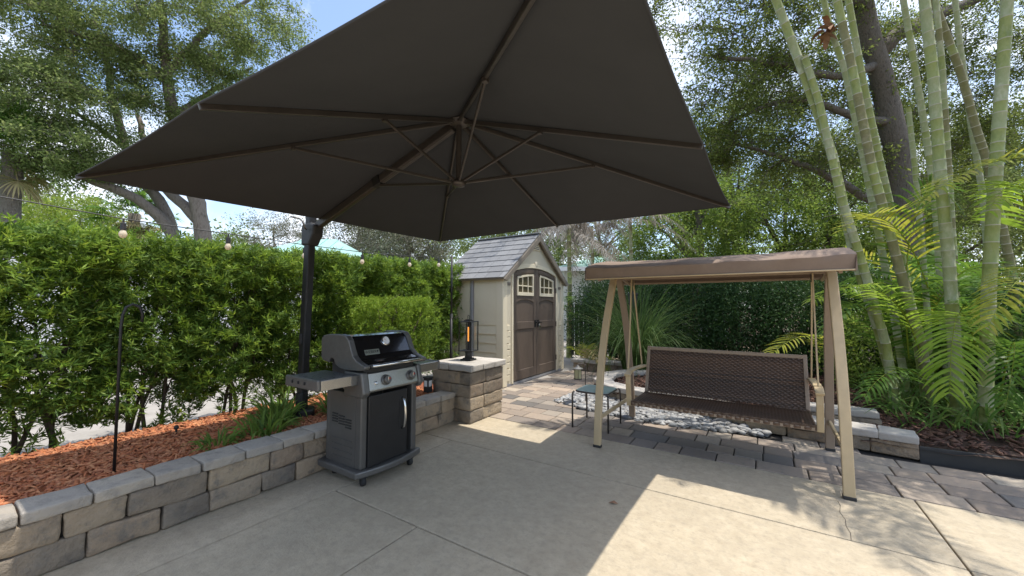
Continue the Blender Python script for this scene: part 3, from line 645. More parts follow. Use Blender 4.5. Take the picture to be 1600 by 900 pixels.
b = MB(); b.box(lp(0, 0, 1.160), (.09, .09, .012), Rz); b.box(lp(0, 0, 1.171), (.06, .06, .012), Rz); b.tube([lp(-.012, 0, 1.175), lp(-.012, 0, 1.215), lp(-.008, 0, 1.228), lp(.008, 0, 1.228), lp(.012, 0, 1.215), lp(.012, 0, 1.175)], .004, 8); b.build('finial', M['black'], t)
for sx, sy in ((1, 0), (-1, 0), (0, 1), (0, -1)):
    b = MB(); b.box(lp(sx*.084, sy*.084, .966), (.002 if sx else .158, .002 if sy else .158, .345), Rz); b.build('pane', M['glass'], t)
b = MB(); b.tube([(*c, .79), (*c, .90)], .017, 14); b.tube([(*c, 1.08), (*c, 1.145)], .017, 14); b.tube([lp(.019, -.004, .79), lp(.019, -.004, 1.145)], .0085, 10); b.build('stem', M['black'], t)
b = MB(); b.tube([(*c, .90), (*c, 1.08)], .011, 14); b.build('tube_bulb', M['flame'], t, smooth=True)

# ------------------------------------------------------------------ shed
SX0, SX1, SY0, SY1, SE, RY, RZ_ = -4.86, -3.61, 5.29, 7.57, 1.86, 6.41, 2.70
t = thing('garden_shed', (-4.2, 6.4, 0), 'small beige resin garden shed with grey shingle roof and dark brown arched double doors', 'shed')
XF = lambda u, v, w: (w, u, v)     # front plane coordinates: u=y, v=z, w=x
b = MB(); yd0, yd1 = 5.60, 7.23
def archz(y): return 1.94+.11*(1-((y-6.415)/.815)**2)
gab = [(SY0+.02, .03), (yd0, .03)]+[(y, archz(y)) for y in np.linspace(yd0, yd1, 13)]+[(yd1, .03), (SY1-.02, .03), (SY1-.02, SE), (RY, RZ_-.06), (SY0+.02, SE)]
b.prism(gab, SX1-.05, SX1, XF); b.build('front_wall', M['beige'], t, bevel=.004)
b = MB(); arch = [(y, archz(y)+.002) for y in np.linspace(yd0-.005, yd1+.005, 21)]
b.prism(arch+[(y, z+.075) for y, z in arch[::-1]], SX1-.01, SX1+.018, XF)
for y0, y1 in ((yd0-.055, yd0), (yd1, yd1+.055)): b.box((SX1+.004, (y0+y1)/2, .99), (.03, y1-y0, 1.93))
b.build('door_surround', M['cream'], t, bevel=.005)
b = MB(); b.lathe([(.055, 0), (.05, .012), (.03, .016)], (SX1+.01, 6.41, 2.13), 20, axis=(1, 0, 0)); b.build('emblem_oval', M['beige'], t)
# side wall: vertical panels over lap boards
b = MB(); b.box(((SX0+SX1)/2, SY0+.03, .96), (SX1-SX0-.02, .03, 1.86))
for x0, x1 in ((SX0+.10, -4.30), (-4.20, SX1-.13)):
    b.box(((x0+x1)/2, SY0+.008, 1.42), (x1-x0, .018, .80))
    for k in range(6):
        z = .11+.152*k; V = [(x0, SY0-.008, z), (x1, SY0-.008, z), (x1, SY0+.012, z+.15), (x0, SY0+.012, z+.15), (x0, SY0+.02, z), (x1, SY0+.02, z)]
        b.add(V, [(0, 1, 2, 3), (4, 5, 1, 0), (0, 3, 4), (1, 5, 2)])
b.build('side_wall', M['beige'], t, bevel=.003)
for x0, x1 in ((SX0, SX0+.10), (SX1-.13, SX1+.012)): b = MB(); b.box(((x0+x1)/2, SY0+.012, .945), (x1-x0, .05, 1.87)); b.build('corner_post', M['beige'], t, bevel=.012)
b = MB(); b.box(((SX0+SX1)/2, SY1-.02, .94), (SX1-SX0, .04, 1.86)); b.box((SX0+.02, (SY0+SY1)/2, .94), (.04, SY1-SY0-.1, 1.86)); b.prism([(SY0+.02, SE), (SY1-.02, SE), (RY, RZ_-.06)], SX0, SX0+.04, XF); b.build('rear_wall', M['beige'], t)
b = MB(); b.box((-4.25, SY0-.002, .95), (.055, .045, 1.83)); b.build('downpipe', M['pipe'], t, bevel=.012)
for y0, y1 in ((SY0-.012, SY0+.115), (SY1-.115, SY1+.012)):
    b = MB(); b.box((SX1+.006, (y0+y1)/2, .945), (.03, y1-y0, 1.87)); b.build('front_corner_trim', M['cream'], t, bevel=.010)
b = MB()
for yc in (SY0+.155, SY1-.155):
    for k in range(9): b.box((SX1+.008, yc+.012*(k % 2), .14+.105*k), (.022, .105 if k % 2 else .085, .09))
b.build('quoin', M['cream'], t, bevel=.006)
b = MB(); b.box((SX1+.012, SY0+.17, 1.72), (.012, .10, .05)); b.box((SX1+.012, SY1-.17, 1.72), (.012, .10, .05)); b.build('wall_vent', M['trim'], t, bevel=.003)
b = MB(); b.prism([(RY-.16, 2.40), (RY+.16, 2.40), (RY, 2.59)], SX1, SX1+.02, XF); gv = b.build('gable_vent', M['cream'], t, bevel=.004)
b = MB()
for k in range(4): w = .20-.05*k; b.box((SX1+.021, RY, 2.425+.034*k), (.008, w, .012))
b.build('louvre', M['trim'], gv)
# roof
sl0 = math.atan2(RZ_-SE+.02, RY-SY0)
for sg, ye in ((-1, SY0-.10), (1, SY1+.10)):
    ze = SE-.06; b = MB(); up = np.array([0, RY-ye, RZ_-ze]); Ln = np.linalg.norm(up); up = up/Ln; nn = np.cross(np.array([1., 0, 0]), up); nn = nn if nn[2] > 0 else -nn
    x0, x1 = SX0-.12, SX1+.09; MM = np.array([[1, 0, 0], up, nn]).T
    p0 = np.array([(x0+x1)/2, ye, ze]); rf = MB(); rf.box(p0+up*Ln/2-nn*.012, (x1-x0, Ln, .03), MM); roof = rf.build('roof', M['pipe'] if False else M['trim'], t)
    rows = 8; rh = Ln/rows; tilt = .055
    for k in range(rows):
        x = x0-rng.uniform(0, .15)
        while x < x1:
            w = rng.choice([.19, .24, .29]); xa, xb = max(x, x0), min(x+w-.006, x1); x += w
            if xb-xa < .03: continue
            u2 = up*math.cos(tilt)-nn*math.sin(tilt); n2 = nn*math.cos(tilt)+up*math.sin(tilt)
            b.box(np.array([(xa+xb)/2, ye, ze])+up*(rh*(k+.5))+nn*.012, (xb-xa, rh*1.02, .012), np.array([[1, 0, 0], u2, n2]).T)
    b.build('shingles', M['shingle'], roof)
b = MB(); b.bar((SX0-.12, RY, RZ_+.02), (SX1+.095, RY, RZ_+.02), .12, .02); b.build('ridge_cap', M['shingle'], t, bevel=.006)
b = MB()
for sg, ye in ((-1, SY0-.10), (1, SY1+.10)):
    b.prism([(ye, SE-.075), (RY, RZ_-.02), (RY, RZ_-.13), (ye+(.10 if sg < 0 else -.10), SE-.10)], SX1+.055, SX1+.10, XF)
b.build('barge_board', M['trim'], t, bevel=.004)
# doors
for k, (y0, y1) in enumerate(((yd0+.008, 6.411), (6.419, yd1-.008))):
    ys = np.linspace(y0, y1, 9); f = .004*k
    b = MB(); b.prism([(y0, .05), (y1, .05)]+[(y, archz(y)-.006) for y in ys[::-1]], SX1-.03, SX1-.008, XF)
    st = .10; zc = SX1+.004
    b.box((zc-.008, y0+st/2, .985), (.024, st, 1.86)); b.box((zc-.008, y1-st/2, .985), (.024, st, 1.86))
    b.box((zc-.0085, (y0+y1)/2, .14), (.024, y1-y0-2*st+.002, .17)); b.box((zc-.0085, (y0+y1)/2, 1.0), (.024, y1-y0-2*st+.002, .13))
    iy = np.linspace(y0+st, y1-st, 9)
    b.prism([(y, archz(y)-.09) for y in iy]+[(y, archz(y)-.012) for y in iy[::-1]], zc-.02, zc+.0035, XF)
    # rail under the window
    rail = [(y, 1.40+.06*(1-((y-(y0+y1)/2)/.32)**2)) for y in iy]; b.prism(rail+[(iy[-1], 1.525), (iy[0], 1.525)], zc-.02, zc+.0035, XF)
    d_ = b.build('door', M['brownres'], t, bevel=.006)
    wy0, wy1 = y0+.115, y1-.115; wz0 = 1.53
    wt = [(y, archz(y)-.115) for y in np.linspace(wy0, wy1, 9)]
    b = MB(); b.prism([(wy0, wz0), (wy1, wz0)]+wt[::-1], zc-.012, zc-.004, XF); wd = b.build('window', M['wdark'], d_)
    b = MB(); fwd = .035
    b.box((zc+.006, wy0+fwd/2, (wz0+wt[0][1])/2), (.022, fwd, wt[0][1]-wz0)); b.box((zc+.006, wy1-fwd/2, (wz0+wt[-1][1])/2), (.022, fwd, wt[-1][1]-wz0))
    b.box((zc+.0065, (wy0+wy1)/2, wz0+.03), (.022, wy1-wy0-2*fwd, .06)); b.prism([(y, z-.035) for y, z in wt]+wt[::-1], zc-.004, zc+.0165, XF)
    for q in (1, 2): b.box((zc+.003, wy0+(wy1-wy0)*q/3, (wz0+wt[4][1])/2), (.012, .018, wt[4][1]-wz0-.06))
    b.box((zc+.0035, (wy0+wy1)/2, 1.705), (.012, wy1-wy0-2*fwd, .02)); b.build('window_frame', M['cream'], d_, bevel=.002)
    hy = y1-.05 if k == 0 else y0+.05
    b = MB(); b.box((zc+.012, hy, 1.02), (.012, .05, .13)); b.tube([(zc+.02, hy, 1.04), (zc+.055, hy, 1.04), (zc+.06, hy+(-.03 if k == 0 else .05), 1.035)], .010, 8); b.build('handle', M['black'], d_)
    b = MB(); yh = y0 if k == 0 else y1
    for z in (.3, .98, 1.66): b.box((zc+.004, yh, z), (.03, .03, .10))
    b.build('hinge', M['brownres'], d_, bevel=.004)
b = MB(); b.box((SX1+.06, 6.44, .955), (.02, .04, .05)); b.tube([(SX1+.06, 6.427, .975), (SX1+.06, 6.43, 1.01), (SX1+.06, 6.45, 1.01), (SX1+.06, 6.453, .975)], .004, 6); b.build('padlock', M['chrome'], t, bevel=.003)
b = MB(); b.box(((SX0+SX1)/2, (SY0+SY1)/2, .02), (SX1-SX0+.02, SY1-SY0+.02, .04)); b.build('floor_base', M['pipe'], t)

# ------------------------------------------------------------------ swing seat
t = thing('swing_seat', (-.45, 4.18, 0), 'three seat patio swing with brown wicker bench, tan metal frame and brown fabric canopy', 'swing')
for x, m_ in ((-1.365, 'tan'), (.475, 'tan')):
    zt = 1.655
    xt = -1.345 if x < 0 else .475
    # front and rear legs lean together near the top
    for pts in ([(x, 3.62, .01), (x, 3.66, .40), (x, 3.74, .80), (x+(xt-x)*.6, 3.87, 1.2), (xt, 4.10, zt)], [(x+.02, 4.73, .01), (x+.02, 4.70, .40), (x+.02, 4.62, .80), (xt+.01, 4.48, 1.2), (xt+.01, 4.24, zt)]):
        P = np.array(pts, float); s = np.linspace(0, 1, 14); q = np.linspace(0, 1, len(P)); 
        cs = np.stack([np.interp(s, q, P[:, i]) for i in range(3)], 1)
        for _ in range(3): cs[1:-1] = (cs[:-2]+2*cs[1:-1]+cs[2:])/4
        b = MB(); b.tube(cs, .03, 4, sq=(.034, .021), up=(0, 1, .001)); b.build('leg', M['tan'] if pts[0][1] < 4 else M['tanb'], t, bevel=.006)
        b = MB(); b.box((pts[0][0], pts[0][1], .012), (.074, .05, .024)); b.build('foot_cap', M['bplastic'], t, bevel=.004)
    b = MB(); b.bar((x+.01, 3.655, .27), (x+.02, 4.705, .27), .022, .04); b.build('side_bar', M['tan'], t, bevel=.006)
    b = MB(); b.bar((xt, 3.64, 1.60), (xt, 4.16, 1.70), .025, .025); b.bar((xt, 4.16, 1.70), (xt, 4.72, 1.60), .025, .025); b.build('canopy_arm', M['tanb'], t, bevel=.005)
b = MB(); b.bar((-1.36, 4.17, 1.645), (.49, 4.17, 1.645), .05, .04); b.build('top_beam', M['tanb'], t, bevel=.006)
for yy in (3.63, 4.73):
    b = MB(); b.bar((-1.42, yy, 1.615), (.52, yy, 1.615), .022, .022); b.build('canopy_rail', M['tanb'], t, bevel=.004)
# canopy: long fabric shell with a turned-down front
cx0, cx1 = -1.45, .55
prof = [(3.572, 1.605), (3.562, 1.66), (3.550, 1.716), (3.553, 1.724), (3.60, 1.742), (3.66, 1.758), (3.82, 1.796), (4.0, 1.824), (4.18, 1.836), (4.36, 1.824), (4.55, 1.794), (4.72, 1.755), (4.79, 1.735), (4.80, 1.69), (4.79, 1.62)]
b = MB(); nx = 28; V = []
for i in range(nx+1):
    u = i/nx; x = cx0+(cx1-cx0)*u; sag = -.022*math.sin(math.pi*u)-.004*math.sin(9*u)+.003*math.sin(31*u+1)
    e = max(0, 1-min(u, 1-u)/.012)
    for y, z in prof: V.append((x, y+(4.18-y)*.02*e+.004*math.sin(17*u+z*9)*(z < 1.72), z+sag*(1 if z > 1.7 else .3)-.008*e))
k = len(prof); F = [(i*k+j, (i+1)*k+j, (i+1)*k+j+1, i*k+j+1) for i in range(nx) for j in range(k-1)]
for i, rev in ((0, False), (nx, True)):
    base = len(V); 
    for j, (y, z) in enumerate(prof): V.append(V[i*k+j])
    for j, (y, z) in enumerate(prof): V.append((V[i*k+j][0]+(.0 if rev else 0), y, max(1.60, z-.12)))
    for j in range(k-1): F.append((base+j, base+j+1, base+k+j+1, base+k+j) if rev else (base+j+1, base+j, base+k+j, base+k+j+1))
b.add(V, F); o = b.build('canopy', M['sling'], t, smooth=True); s_ = o.modifiers.new('s', 'SOLIDIFY'); s_.thickness = .006; s_ = o.modifiers.new('e', 'EDGE_SPLIT'); s_.split_angle = R(32)
b = MB(); b.tube([(cx0, 3.559, 1.607), (cx1, 3.559, 1.607)], .006, 6); b.build('canopy_hem', M['tan'], o)
# bench
bx0, bx1 = -1.12, .33
def weave(p0, du, dv, nu, nv, nrm_, name, parent):
    """nv horizontal strands, each an undulating flat ribbon"""
    S = Soup(); p0 = np.array(p0); du = np.array(du); dv = np.array(dv); nrm_ = np.array(nrm_); h = .42
    for j in range(nv):
        u = np.linspace(0, 1, nu*4+1); off = .0055*np.sin(2*math.pi*u*nu/2+math.pi*(j % 2)); c = p0+u[:, None]*du+((j+.5)/nv)*dv+off[:, None]*nrm_
        lo = c-dv/nv*h; hi = c+dv/nv*h; V = np.stack([lo, c+nrm_*.002, hi], 1).reshape(-1, 3); n = len(u); i = np.arange(n-1)[:, None]*3
        S.add(V, np.concatenate([i+np.array([0, 3, 4, 1]), i+np.array([1, 4, 5, 2])]))
    for i in range(nu+1):
        c0 = p0+du*(i/nu); w = du/nu*.12; S.add(np.array([c0-w, c0+w, c0+w+dv, c0-w+dv]), np.array([[0, 1, 2, 3]]))
    return S.build(name, M['wicker'], parent)
seat = MB(); seat.box(((bx0+bx1)/2, 4.17, .395), (bx1-bx0-.01, .53, .012)); seat = seat.build('seat', M['wcore'], t)
weave((bx0+.005, 3.90, .411), (bx1-bx0-.01, 0, 0), (0, .55, .0), 58, 32, (0, 0, 1), 'seat_weave', seat)
weave((bx0+.005, 3.888, .375), (bx1-bx0-.01, 0, 0), (0, 0, .045), 42, 2, (0, -1, 0), 'seat_edge_weave', seat)
b = MB(); b.bar((bx0, 3.905, .385), (bx1, 3.905, .385), .03, .03); b.bar((bx0, 4.44, .385), (bx1, 4.44, .385), .03, .03)
for x in (bx0+.012, bx1-.012): b.bar((x, 3.9, .384), (x, 4.45, .384), .024, .028)
b.build('seat_frame', M['tanb'], seat, bevel=.005)
bd = np.array([0, .155, .46]); bn = unit(np.array([0, -.46, .155])); p0 = np.array([bx0+.03, 4.452, .41])
back = MB(); back.add([p0-bn*.008, p0+[bx1-bx0-.06, 0, 0]-bn*.008, p0+[bx1-bx0-.06, 0, 0]+bd-bn*.008, p0+bd-bn*.008], [(0, 1, 2, 3)]); back = back.build('backrest', M['wcore'], t)
weave(p0+bn*.003, (bx1-bx0-.06, 0, 0), bd, 58, 28, bn, 'back_weave', back)
b = MB(); xl, xr = bx0+.012, bx1-.012; top = np.array([0, 4.452+.155, .41+.46])
b.bar((xl, 4.44, .37), (xl, *(top[1:]+[.006, .02])), .034, .03, up=(0, 1, 0)); b.bar((xr, 4.44, .37), (xr, *(top[1:]+[.006, .02])), .034, .03, up=(0, 1, 0)); b.bar((xl-.017, *top[1:]), (xr+.017, *top[1:]), .03, .036); b.build('back_frame', M['tanb'], back, bevel=.006)
for x in (bx0-.025, bx1+.025):
    b = MB(); P = [(x, 3.86, .665), (x, 3.95, .695), (x, 4.1, .70), (x, 4.3, .69), (x, 4.5, .68), (x, 4.58, .67)]
    b.tube(P, .02, 4, sq=(.03, .012), up=(0, 0, 1)); ar = b.build('armrest', M['tan'], t, bevel=.006)
    b = MB(); b.tube([(x, 3.925, .36), (x, 3.915, .45), (x, 3.895, .58), (x, 3.90, .69)], .02, 4, sq=(.024, .012), up=(0, 1, .001)); b.build('arm_post', M['tan'], ar, bevel=.005)
    hx_ = x-.02 if x < 0 else x+.0
    for ya in (3.97, 4.50):
        b = MB(); b.tube([(hx_, 4.16+(.03 if ya > 4.2 else -.03), 1.63), (hx_, (4.16+ya)/2, 1.20), (hx_, ya, .70)], .011, 4, sq=(.012, .006), up=(1, 0, 0)); b.build('hanger_bar', M['tan'], t, bevel=.002)
    b = MB()
    for k_ in range(7): b.lathe([(.012, -.004), (.016, 0), (.012, .004)], (hx_, 4.165, 1.635-.012*k_), 10)
    b.build('hanger_spring', M['bronze'], t)

# ------------------------------------------------------------------ side table
t = thing('side_table', (-1.6, 4.27, 0), 'small square side table with sea green glass top beside the swing', 'table')
tx0, tx1, ty0, ty1, tz_ = -1.80, -1.43, 4.08, 4.46, .40
b = MB(); rr = .06; pts = []
for (cx, cy, a0) in ((tx1-rr, ty1-rr, 0), (tx0+rr, ty1-rr, 90), (tx0+rr, ty0+rr, 180), (tx1-rr, ty0+rr, 270)):
    for a in np.linspace(0, 90, 5): pts.append((cx+rr*math.cos(R(a0+a)), cy+rr*math.sin(R(a0+a))))
b.prism(pts, tz_-.004, tz_+.008, lambda u, v, w: (u, v, w)); b.build('tabletop', M['glass_top'], t, bevel=.002)
b = MB(); b.tube([(*p, tz_-.006) for p in pts+pts[:1]], .011, 8, cap=False); b.build('rim', M['bronze'], t, smooth=True)
for x, y in ((tx0, ty0), (tx0, ty1), (tx1, ty0), (tx1, ty1)):
    ox, oy = (-.02 if x == tx0 else .02), (-.02 if y == ty0 else .02)
    b = MB(); b.tube([(x+ox*.2, y+oy*.2, tz_-.004), (x+ox*.8, y+oy*.8, tz_-.02), (x+ox, y+oy, tz_-.07), (x+ox, y+oy, .0)], .010, 10); b.build('leg', M['bronze'], t, smooth=True)

# ------------------------------------------------------------------ small garden hardware
s0 = onz(915, 632, 0); Dp = (s0-[0, 0, H]) @ fw; topz = at(915, 571, Dp)[2]
t = thing('stake_lantern', s0, 'small metal solar lantern hanging from a short stake among the pebbles behind the table', 'lantern')
b = MB(); b.tube([s0, s0*[1, 1, 0]+[0, 0, topz], s0*[1, 1, 0]+[-.03, -.01, topz+.02], s0*[1, 1, 0]+[-.09, -.05, topz+.01]], .007, 8); b.build('stake', M['bronze'], t)
c = s0*[1, 1, 0]+[-.09, -.05, 0]; z0 = topz-.19
b = MB(); b.lathe([(.012, z0+.19), (.03, z0+.165), (.075, z0+.145), (.07, z0+.138)], c, 18); b.build('lantern_roof', M['castal'], t)
b = MB(); b.lathe([(.05, z0+.01), (.052, z0+.137)], c, 18); b.build('lantern_glass', mat('pale_lamp_glass', (.55, .54, .36), rough=.2, trans=.4), t)
b = MB(); b.lathe([(.058, z0-.004), (.058, z0+.012)], c, 18)
for a in range(6): b.tube([c+[.053*math.cos(a*1.047), .053*math.sin(a*1.047), z0+.01], c+[.053*math.cos(a*1.047), .053*math.sin(a*1.047), z0+.14]], .003, 6)
b.build('lantern_cage', M['bronze'], t)

t = thing('light_pole', (-4.2, 4.70, 0), 'slim black metal pole by the shed that holds the string lights', 'pole')
b = MB(); b.tube([(-4.2, 4.7, -.01), (-4.2, 4.7, 1.2)], .022, 12); b.tube([(-4.2, 4.7, 1.2), (-4.2, 4.7, 2.16)], .017, 12); b.build('shaft', M['black'], t, smooth=True)
b = MB(); b.tube([(-4.2, 4.7, 1.15), (-4.2, 4.7, 1.22)], .027, 12); b.tube([(-4.2, 4.7, 1.80), (-4.2, 4.7, 1.83)], .024, 12); b.build('clamp', M['castal'], t)
b = MB(); b.tube([(-4.2, 4.7, 2.15), (-4.2, 4.66, 2.17), (-4.2, 4.63, 2.15), (-4.2, 4.65, 2.12)], .005, 6); b.build('hook', M['black'], t)
b = MB(); b.tube([(-4.18, 4.69, .72), (-4.16, 4.67, .66), (-4.15, 4.66, .60), (-4.17, 4.67, .56), (-4.185, 4.69, .60)], .009, 6); b.build('cord_coil', M['bplastic'], t)
t = thing('string_light', (-4.2, 2.5, 2.03), 'string of round frosted bulbs on a thin wire strung above the tall hedge', 'string lights')
WP = [(-4.2, -1.6, 2.16), (-4.2, -.6, 2.11), (-4.2, .286, 2.061), (-4.2, .875, 2.025), (-4.2, 1.587, 2.018), (-4.2, 2.3, 2.012), (-4.2, 3.035, 2.016), (-4.2, 3.81, 2.05), (-4.2, 4.40, 2.098), (-4.2, 4.65, 2.14)]
b = MB(); b.tube(WP, .0045, 6); b.build('wire', M['wire'], t, smooth=True)
for y in (.16, .875, 1.587, 2.31, 3.037, 3.812, 4.40):
    z = float(np.interp(y, [p[1] for p in WP], [p[2] for p in WP]))
    b = MB(); b.lathe([(.006, z), (.007, z-.03), (.017, z-.035), (.019, z-.085), (.016, z-.09)], (-4.2, y, 0), 12); so = b.build('socket', M['bplastic'], t)
    b = MB(); b.lathe([(.013, z-.088), (.018, z-.098), (.026, z-.117), (.025, z-.132), (.016, z-.147), (.004, z-.152)], (-4.2, y, 0), 14); b.build('bulb', M['bulb'], t, smooth=True)
hk = np.array([-3.52, .745, .25])
b = MB(); b.tube([hk, hk+[0, 0, .95], hk+[0, .005, 1.03], hk+[.005, .02, 1.085], hk+[.01, .05, 1.105], hk+[.01, .085, 1.085], hk+[.01, .10, 1.04], hk+[.01, .10, .985]], .0085, 8)
tag(b.build('shepherd_hook', M['black'], loc=hk, smooth=True), 'thin black shepherd hook standing empty in the red mulch before the hedge', 'garden hook')
st = onz(275, 684, .26); b = MB(); b.tube([st, st+[0, 0, .085]], .008, 8); b.lathe([(.015, .07), (.018, .085), (.012, .10)], st, 12); tag(b.build('sprinkler_stake', M['black'], loc=st), 'tiny black sprinkler stake poking out of the red mulch', 'sprinkler')
t = thing('path_light', (-3.40, 3.40, .27), 'small dark box shaped solar light between the low wall cap and the pillar', 'garden light')
b = MB(); b.box((-3.40, 3.40, .40), (.075, .075, .17)); b.box((-3.40, 3.40, .49), (.09, .09, .015)); b.box((-3.40, 3.40, .28), (.02, .02, .1)); b.build('housing', M['bplastic'], t, bevel=.004)
b = MB(); b.box((-3.362, 3.40, .42), (.003, .045, .07)); b.box((-3.40, 3.362, .42), (.045, .003, .07)); b.build('lens', M['white'], t)
lf = onz(958, 787, 0); b = MB(); b.add([lf+[-.03, -.008, .004], lf+[0, -.02, .012], lf+[.035, .004, .006], lf+[.002, .018, .016]], [(0, 1, 3), (1, 2, 3)]); tag(b.build('fallen_leaf', M['husk'], loc=lf), 'single dry brown leaf lying on the shaded concrete', 'leaf')

# ------------------------------------------------------------------ vegetation
def tuft_shrub(root, dims, ntuft, nleaf, ln, wd, m, stems=5, zlow=.0, clear=.0, dens=None, topflat=True, mnew=None, stemr=.014, pnew=.0, spread=(.06, .07, .035)):
    """box-clipped shrub built at the origin: dims = (half x, half y, height)"""
    hx_, hy_, hz = dims; P = []; CC = []
    while len(CC) < ntuft//7:
        p = np.array([rng.uniform(-hx_, hx_), rng.uniform(-hy_, hy_), rng.uniform(zlow, hz)])
        q = max(abs(p[0])/hx_, abs(p[1])/hy_*.8, (p[2]-hz*.5)/(hz*.5))
        if rng.uniform() > .10+.90*q**2.5: continue
        if clear and rng.uniform() > min(1, .10+.90*((p[2]-zlow)/clear)**1.3): continue
        bump = .10*math.sin(5*p[1]+3*p[2])+.08*math.sin(9*p[2]-4*p[1])
        p[0] *= 1+bump; CC.append(p)
    CC = np.array(CC); P = np.repeat(CC, 7, 0)+rng.normal(0, 1, (len(CC)*7, 3))*spread
    P[:, 2] = np.minimum(P[:, 2], hz+.03+rng.uniform(-.03, .05, len(P)))
    out = P*np.array([1/hx_, .5/hy_, .0]); out[:, 2] = .75+np.maximum(0, (P[:, 2]/hz-.8))*4
    ax = unit(out+rng.normal(0, .35, P.shape)); n = len(P)
    A = np.repeat(ax, nleaf, 0); C = np.repeat(P, nleaf, 0); N_ = n*nleaf
    pp = rng.normal(size=(N_, 3)); pp = unit(pp-A*(pp*A).sum(1)[:, None]); th = R(82)-np.abs(rng.normal(0, R(34), N_)); th = th[:, None]
    D = A*np.cos(th)+pp*np.sin(th); C = C+A*rng.uniform(-.05, .02, (N_, 1))
    V, F = leafquads(C, D, ln*rng.uniform(.7, 1.2, N_), wd*rng.uniform(.8, 1.2, N_))
    mi = np.zeros(N_, int)
    if mnew is not None: mi = np.repeat((rng.uniform(size=n) < pnew*(.3+1.4*P[:, 2]/hz)).astype(int), nleaf)
    npmesh('foliage', V, F, [m, mnew] if mnew is not None else m, root, mi)
    for k in range(stems):
        a = rng.uniform(0, 6.28); b0 = np.array([.09*math.cos(a), .12*math.sin(a), -.05]); tp = np.array([rng.uniform(-.7, .7)*hx_, rng.uniform(-.85, .85)*hy_, hz*rng.uniform(.8, .97)])
        b = MB(); pts = [b0+(tp-b0)*f+np.array([rng.normal(0, .02), rng.normal(0, .02), 0])*math.sin(math.pi*f) for f in np.linspace(0, 1, 7)]
        b.tube(pts, np.linspace(stemr, .004, 7), 6)
        for q in range(9):
            f = rng.uniform(.12, .9); s = b0+(tp-b0)*f; e = s+np.array([rng.uniform(-.8, .8)*hx_, rng.uniform(-.5, .5)*hy_, rng.uniform(.05, .25)]); b.tube([s, (s+e)/2+[0, 0, .03], e], [.005, .004, .002], 4)
        b.build('stem', M['stem'], root, smooth=True)
HL = 'tall clipped hedge shrub with narrow green leaves in the row behind the red mulch'
protos = []
for k in range(3):
    r_ = thing('hedge_shrub', (0, 0, 0), HL, 'hedge shrub', 'hedge shrubs along the driveway')
    tuft_shrub(r_, (.43, .43, 1.84), 2750, 14, .070, .0128, M['hleaf'], stems=5, zlow=.02, clear=.48, mnew=M['hnew'], pnew=.24, stemr=.017); protos.append(r_)
for i in range(10):
    y = -.75+.66*i; p = protos[i % 3]; loc = (-4.88+rng.normal(0, .03), y, .19)
    if i < 3: p.location = loc; ORG[p.name] = loc; p.scale = (1, 1, .94+.005*i)
    else: dup(p, loc, rz=math.pi*(i % 2), sc=(1, 1, .945+.006*i+rng.normal(0, .008)))
r_ = thing('trimmed_shrub', (0, 0, 0), 'low flat topped light green shrub between the parasol mast and the shed', 'shrub')
tuft_shrub(r_, (.26, .66, 1.24), 4200, 9, .032, .010, M['hleaf'], stems=4, zlow=.35, mnew=M['hnew'], pnew=.6, spread=(.05, .05, .03)); r_.location = (-4.27, 3.58, .2)
def leaf_blob_shrub(name, loc, dims, n, ln, wd, m, label, cat, group=None, stems=4):
    r = thing(name, (0, 0, 0), label, cat, group); hx_, hy_, hz = dims
    ncl = n//60; a = rng.uniform(0, 6.28, ncl); el = np.arcsin(rng.uniform(-.95, 1, ncl)); rr = rng.uniform(.45, 1, ncl)**.6
    C = np.stack([hx_*rr*np.cos(el)*np.cos(a), hy_*rr*np.cos(el)*np.sin(a), hz*(.48+.50*rr*np.sin(el))], 1); C[:, 2] = np.maximum(C[:, 2], .1)
    P = np.repeat(C, 60, 0)+rng.normal(0, 1, (ncl*60, 3))*np.array([.13, .13, .10])*min(1.6, hz/1.5); D = unit(rng.normal(size=P.shape)+[0, 0, .4])
    V, F = leafquads(P, D, ln*rng.uniform(.7, 1.3, len(P)), wd*rng.uniform(.8, 1.2, len(P))); npmesh('foliage', V, F, m, r)
    for k in range(stems):
        tp = C[rng.integers(ncl)]; b = MB(); b.tube([(rng.normal(0, .05), rng.normal(0, .05), -.05), tp*[.5, .5, .6], tp], [.02, .013, .005], 6); b.build('stem', M['stem'], r, smooth=True)
    r.location = loc; return r
bh = leaf_blob_shrub('screen_shrub', (-3.2, 9.0, 0), (.8, .65, 2.15), 17000, .065, .022, M['dleaf'], 'dense dark green shrub in the screen behind the swing', 'shrub', 'dark shrubs behind the swing')
bh2 = leaf_blob_shrub('screen_shrub', (-2.3, 9.2, 0), (.85, .65, 2.2), 17000, .065, .022, M['dleaf'], 'dense dark green shrub in the screen behind the swing', 'shrub', 'dark shrubs behind the swing')
for i, x in enumerate((-1.35, -.45, .45, 1.35, 2.3)): dup((bh, bh2)[i % 2], (x, 9.0+.12*(i % 3)-.02*i, -.05*(i == 4)), rz=i*2.1, sc=(1, 1, (1.0, .97, .94, .92, .9)[i]))
leaf_blob_shrub('leafy_shrub', (1.35, 7.7, 0), (.55, .5, 1.35), 5500, .07, .022, M['lleaf'], 'lighter green leafy shrub between the swing post and the palm canes', 'shrub')
leaf_blob_shrub('garden_shrub', (2.9, 7.6, 0), (.9, .7, 1.7), 7500, .075, .025, M['dleaf'], 'dark shrub filling the gap behind the rightmost palm canes', 'shrub')
leaf_blob_shrub('corner_shrub', (-6.3, 6.6, 0), (.7, .7, 1.9), 6500, .06, .02, M['hnew'], 'bright yellow green shrub just left of the shed side wall', 'shrub')

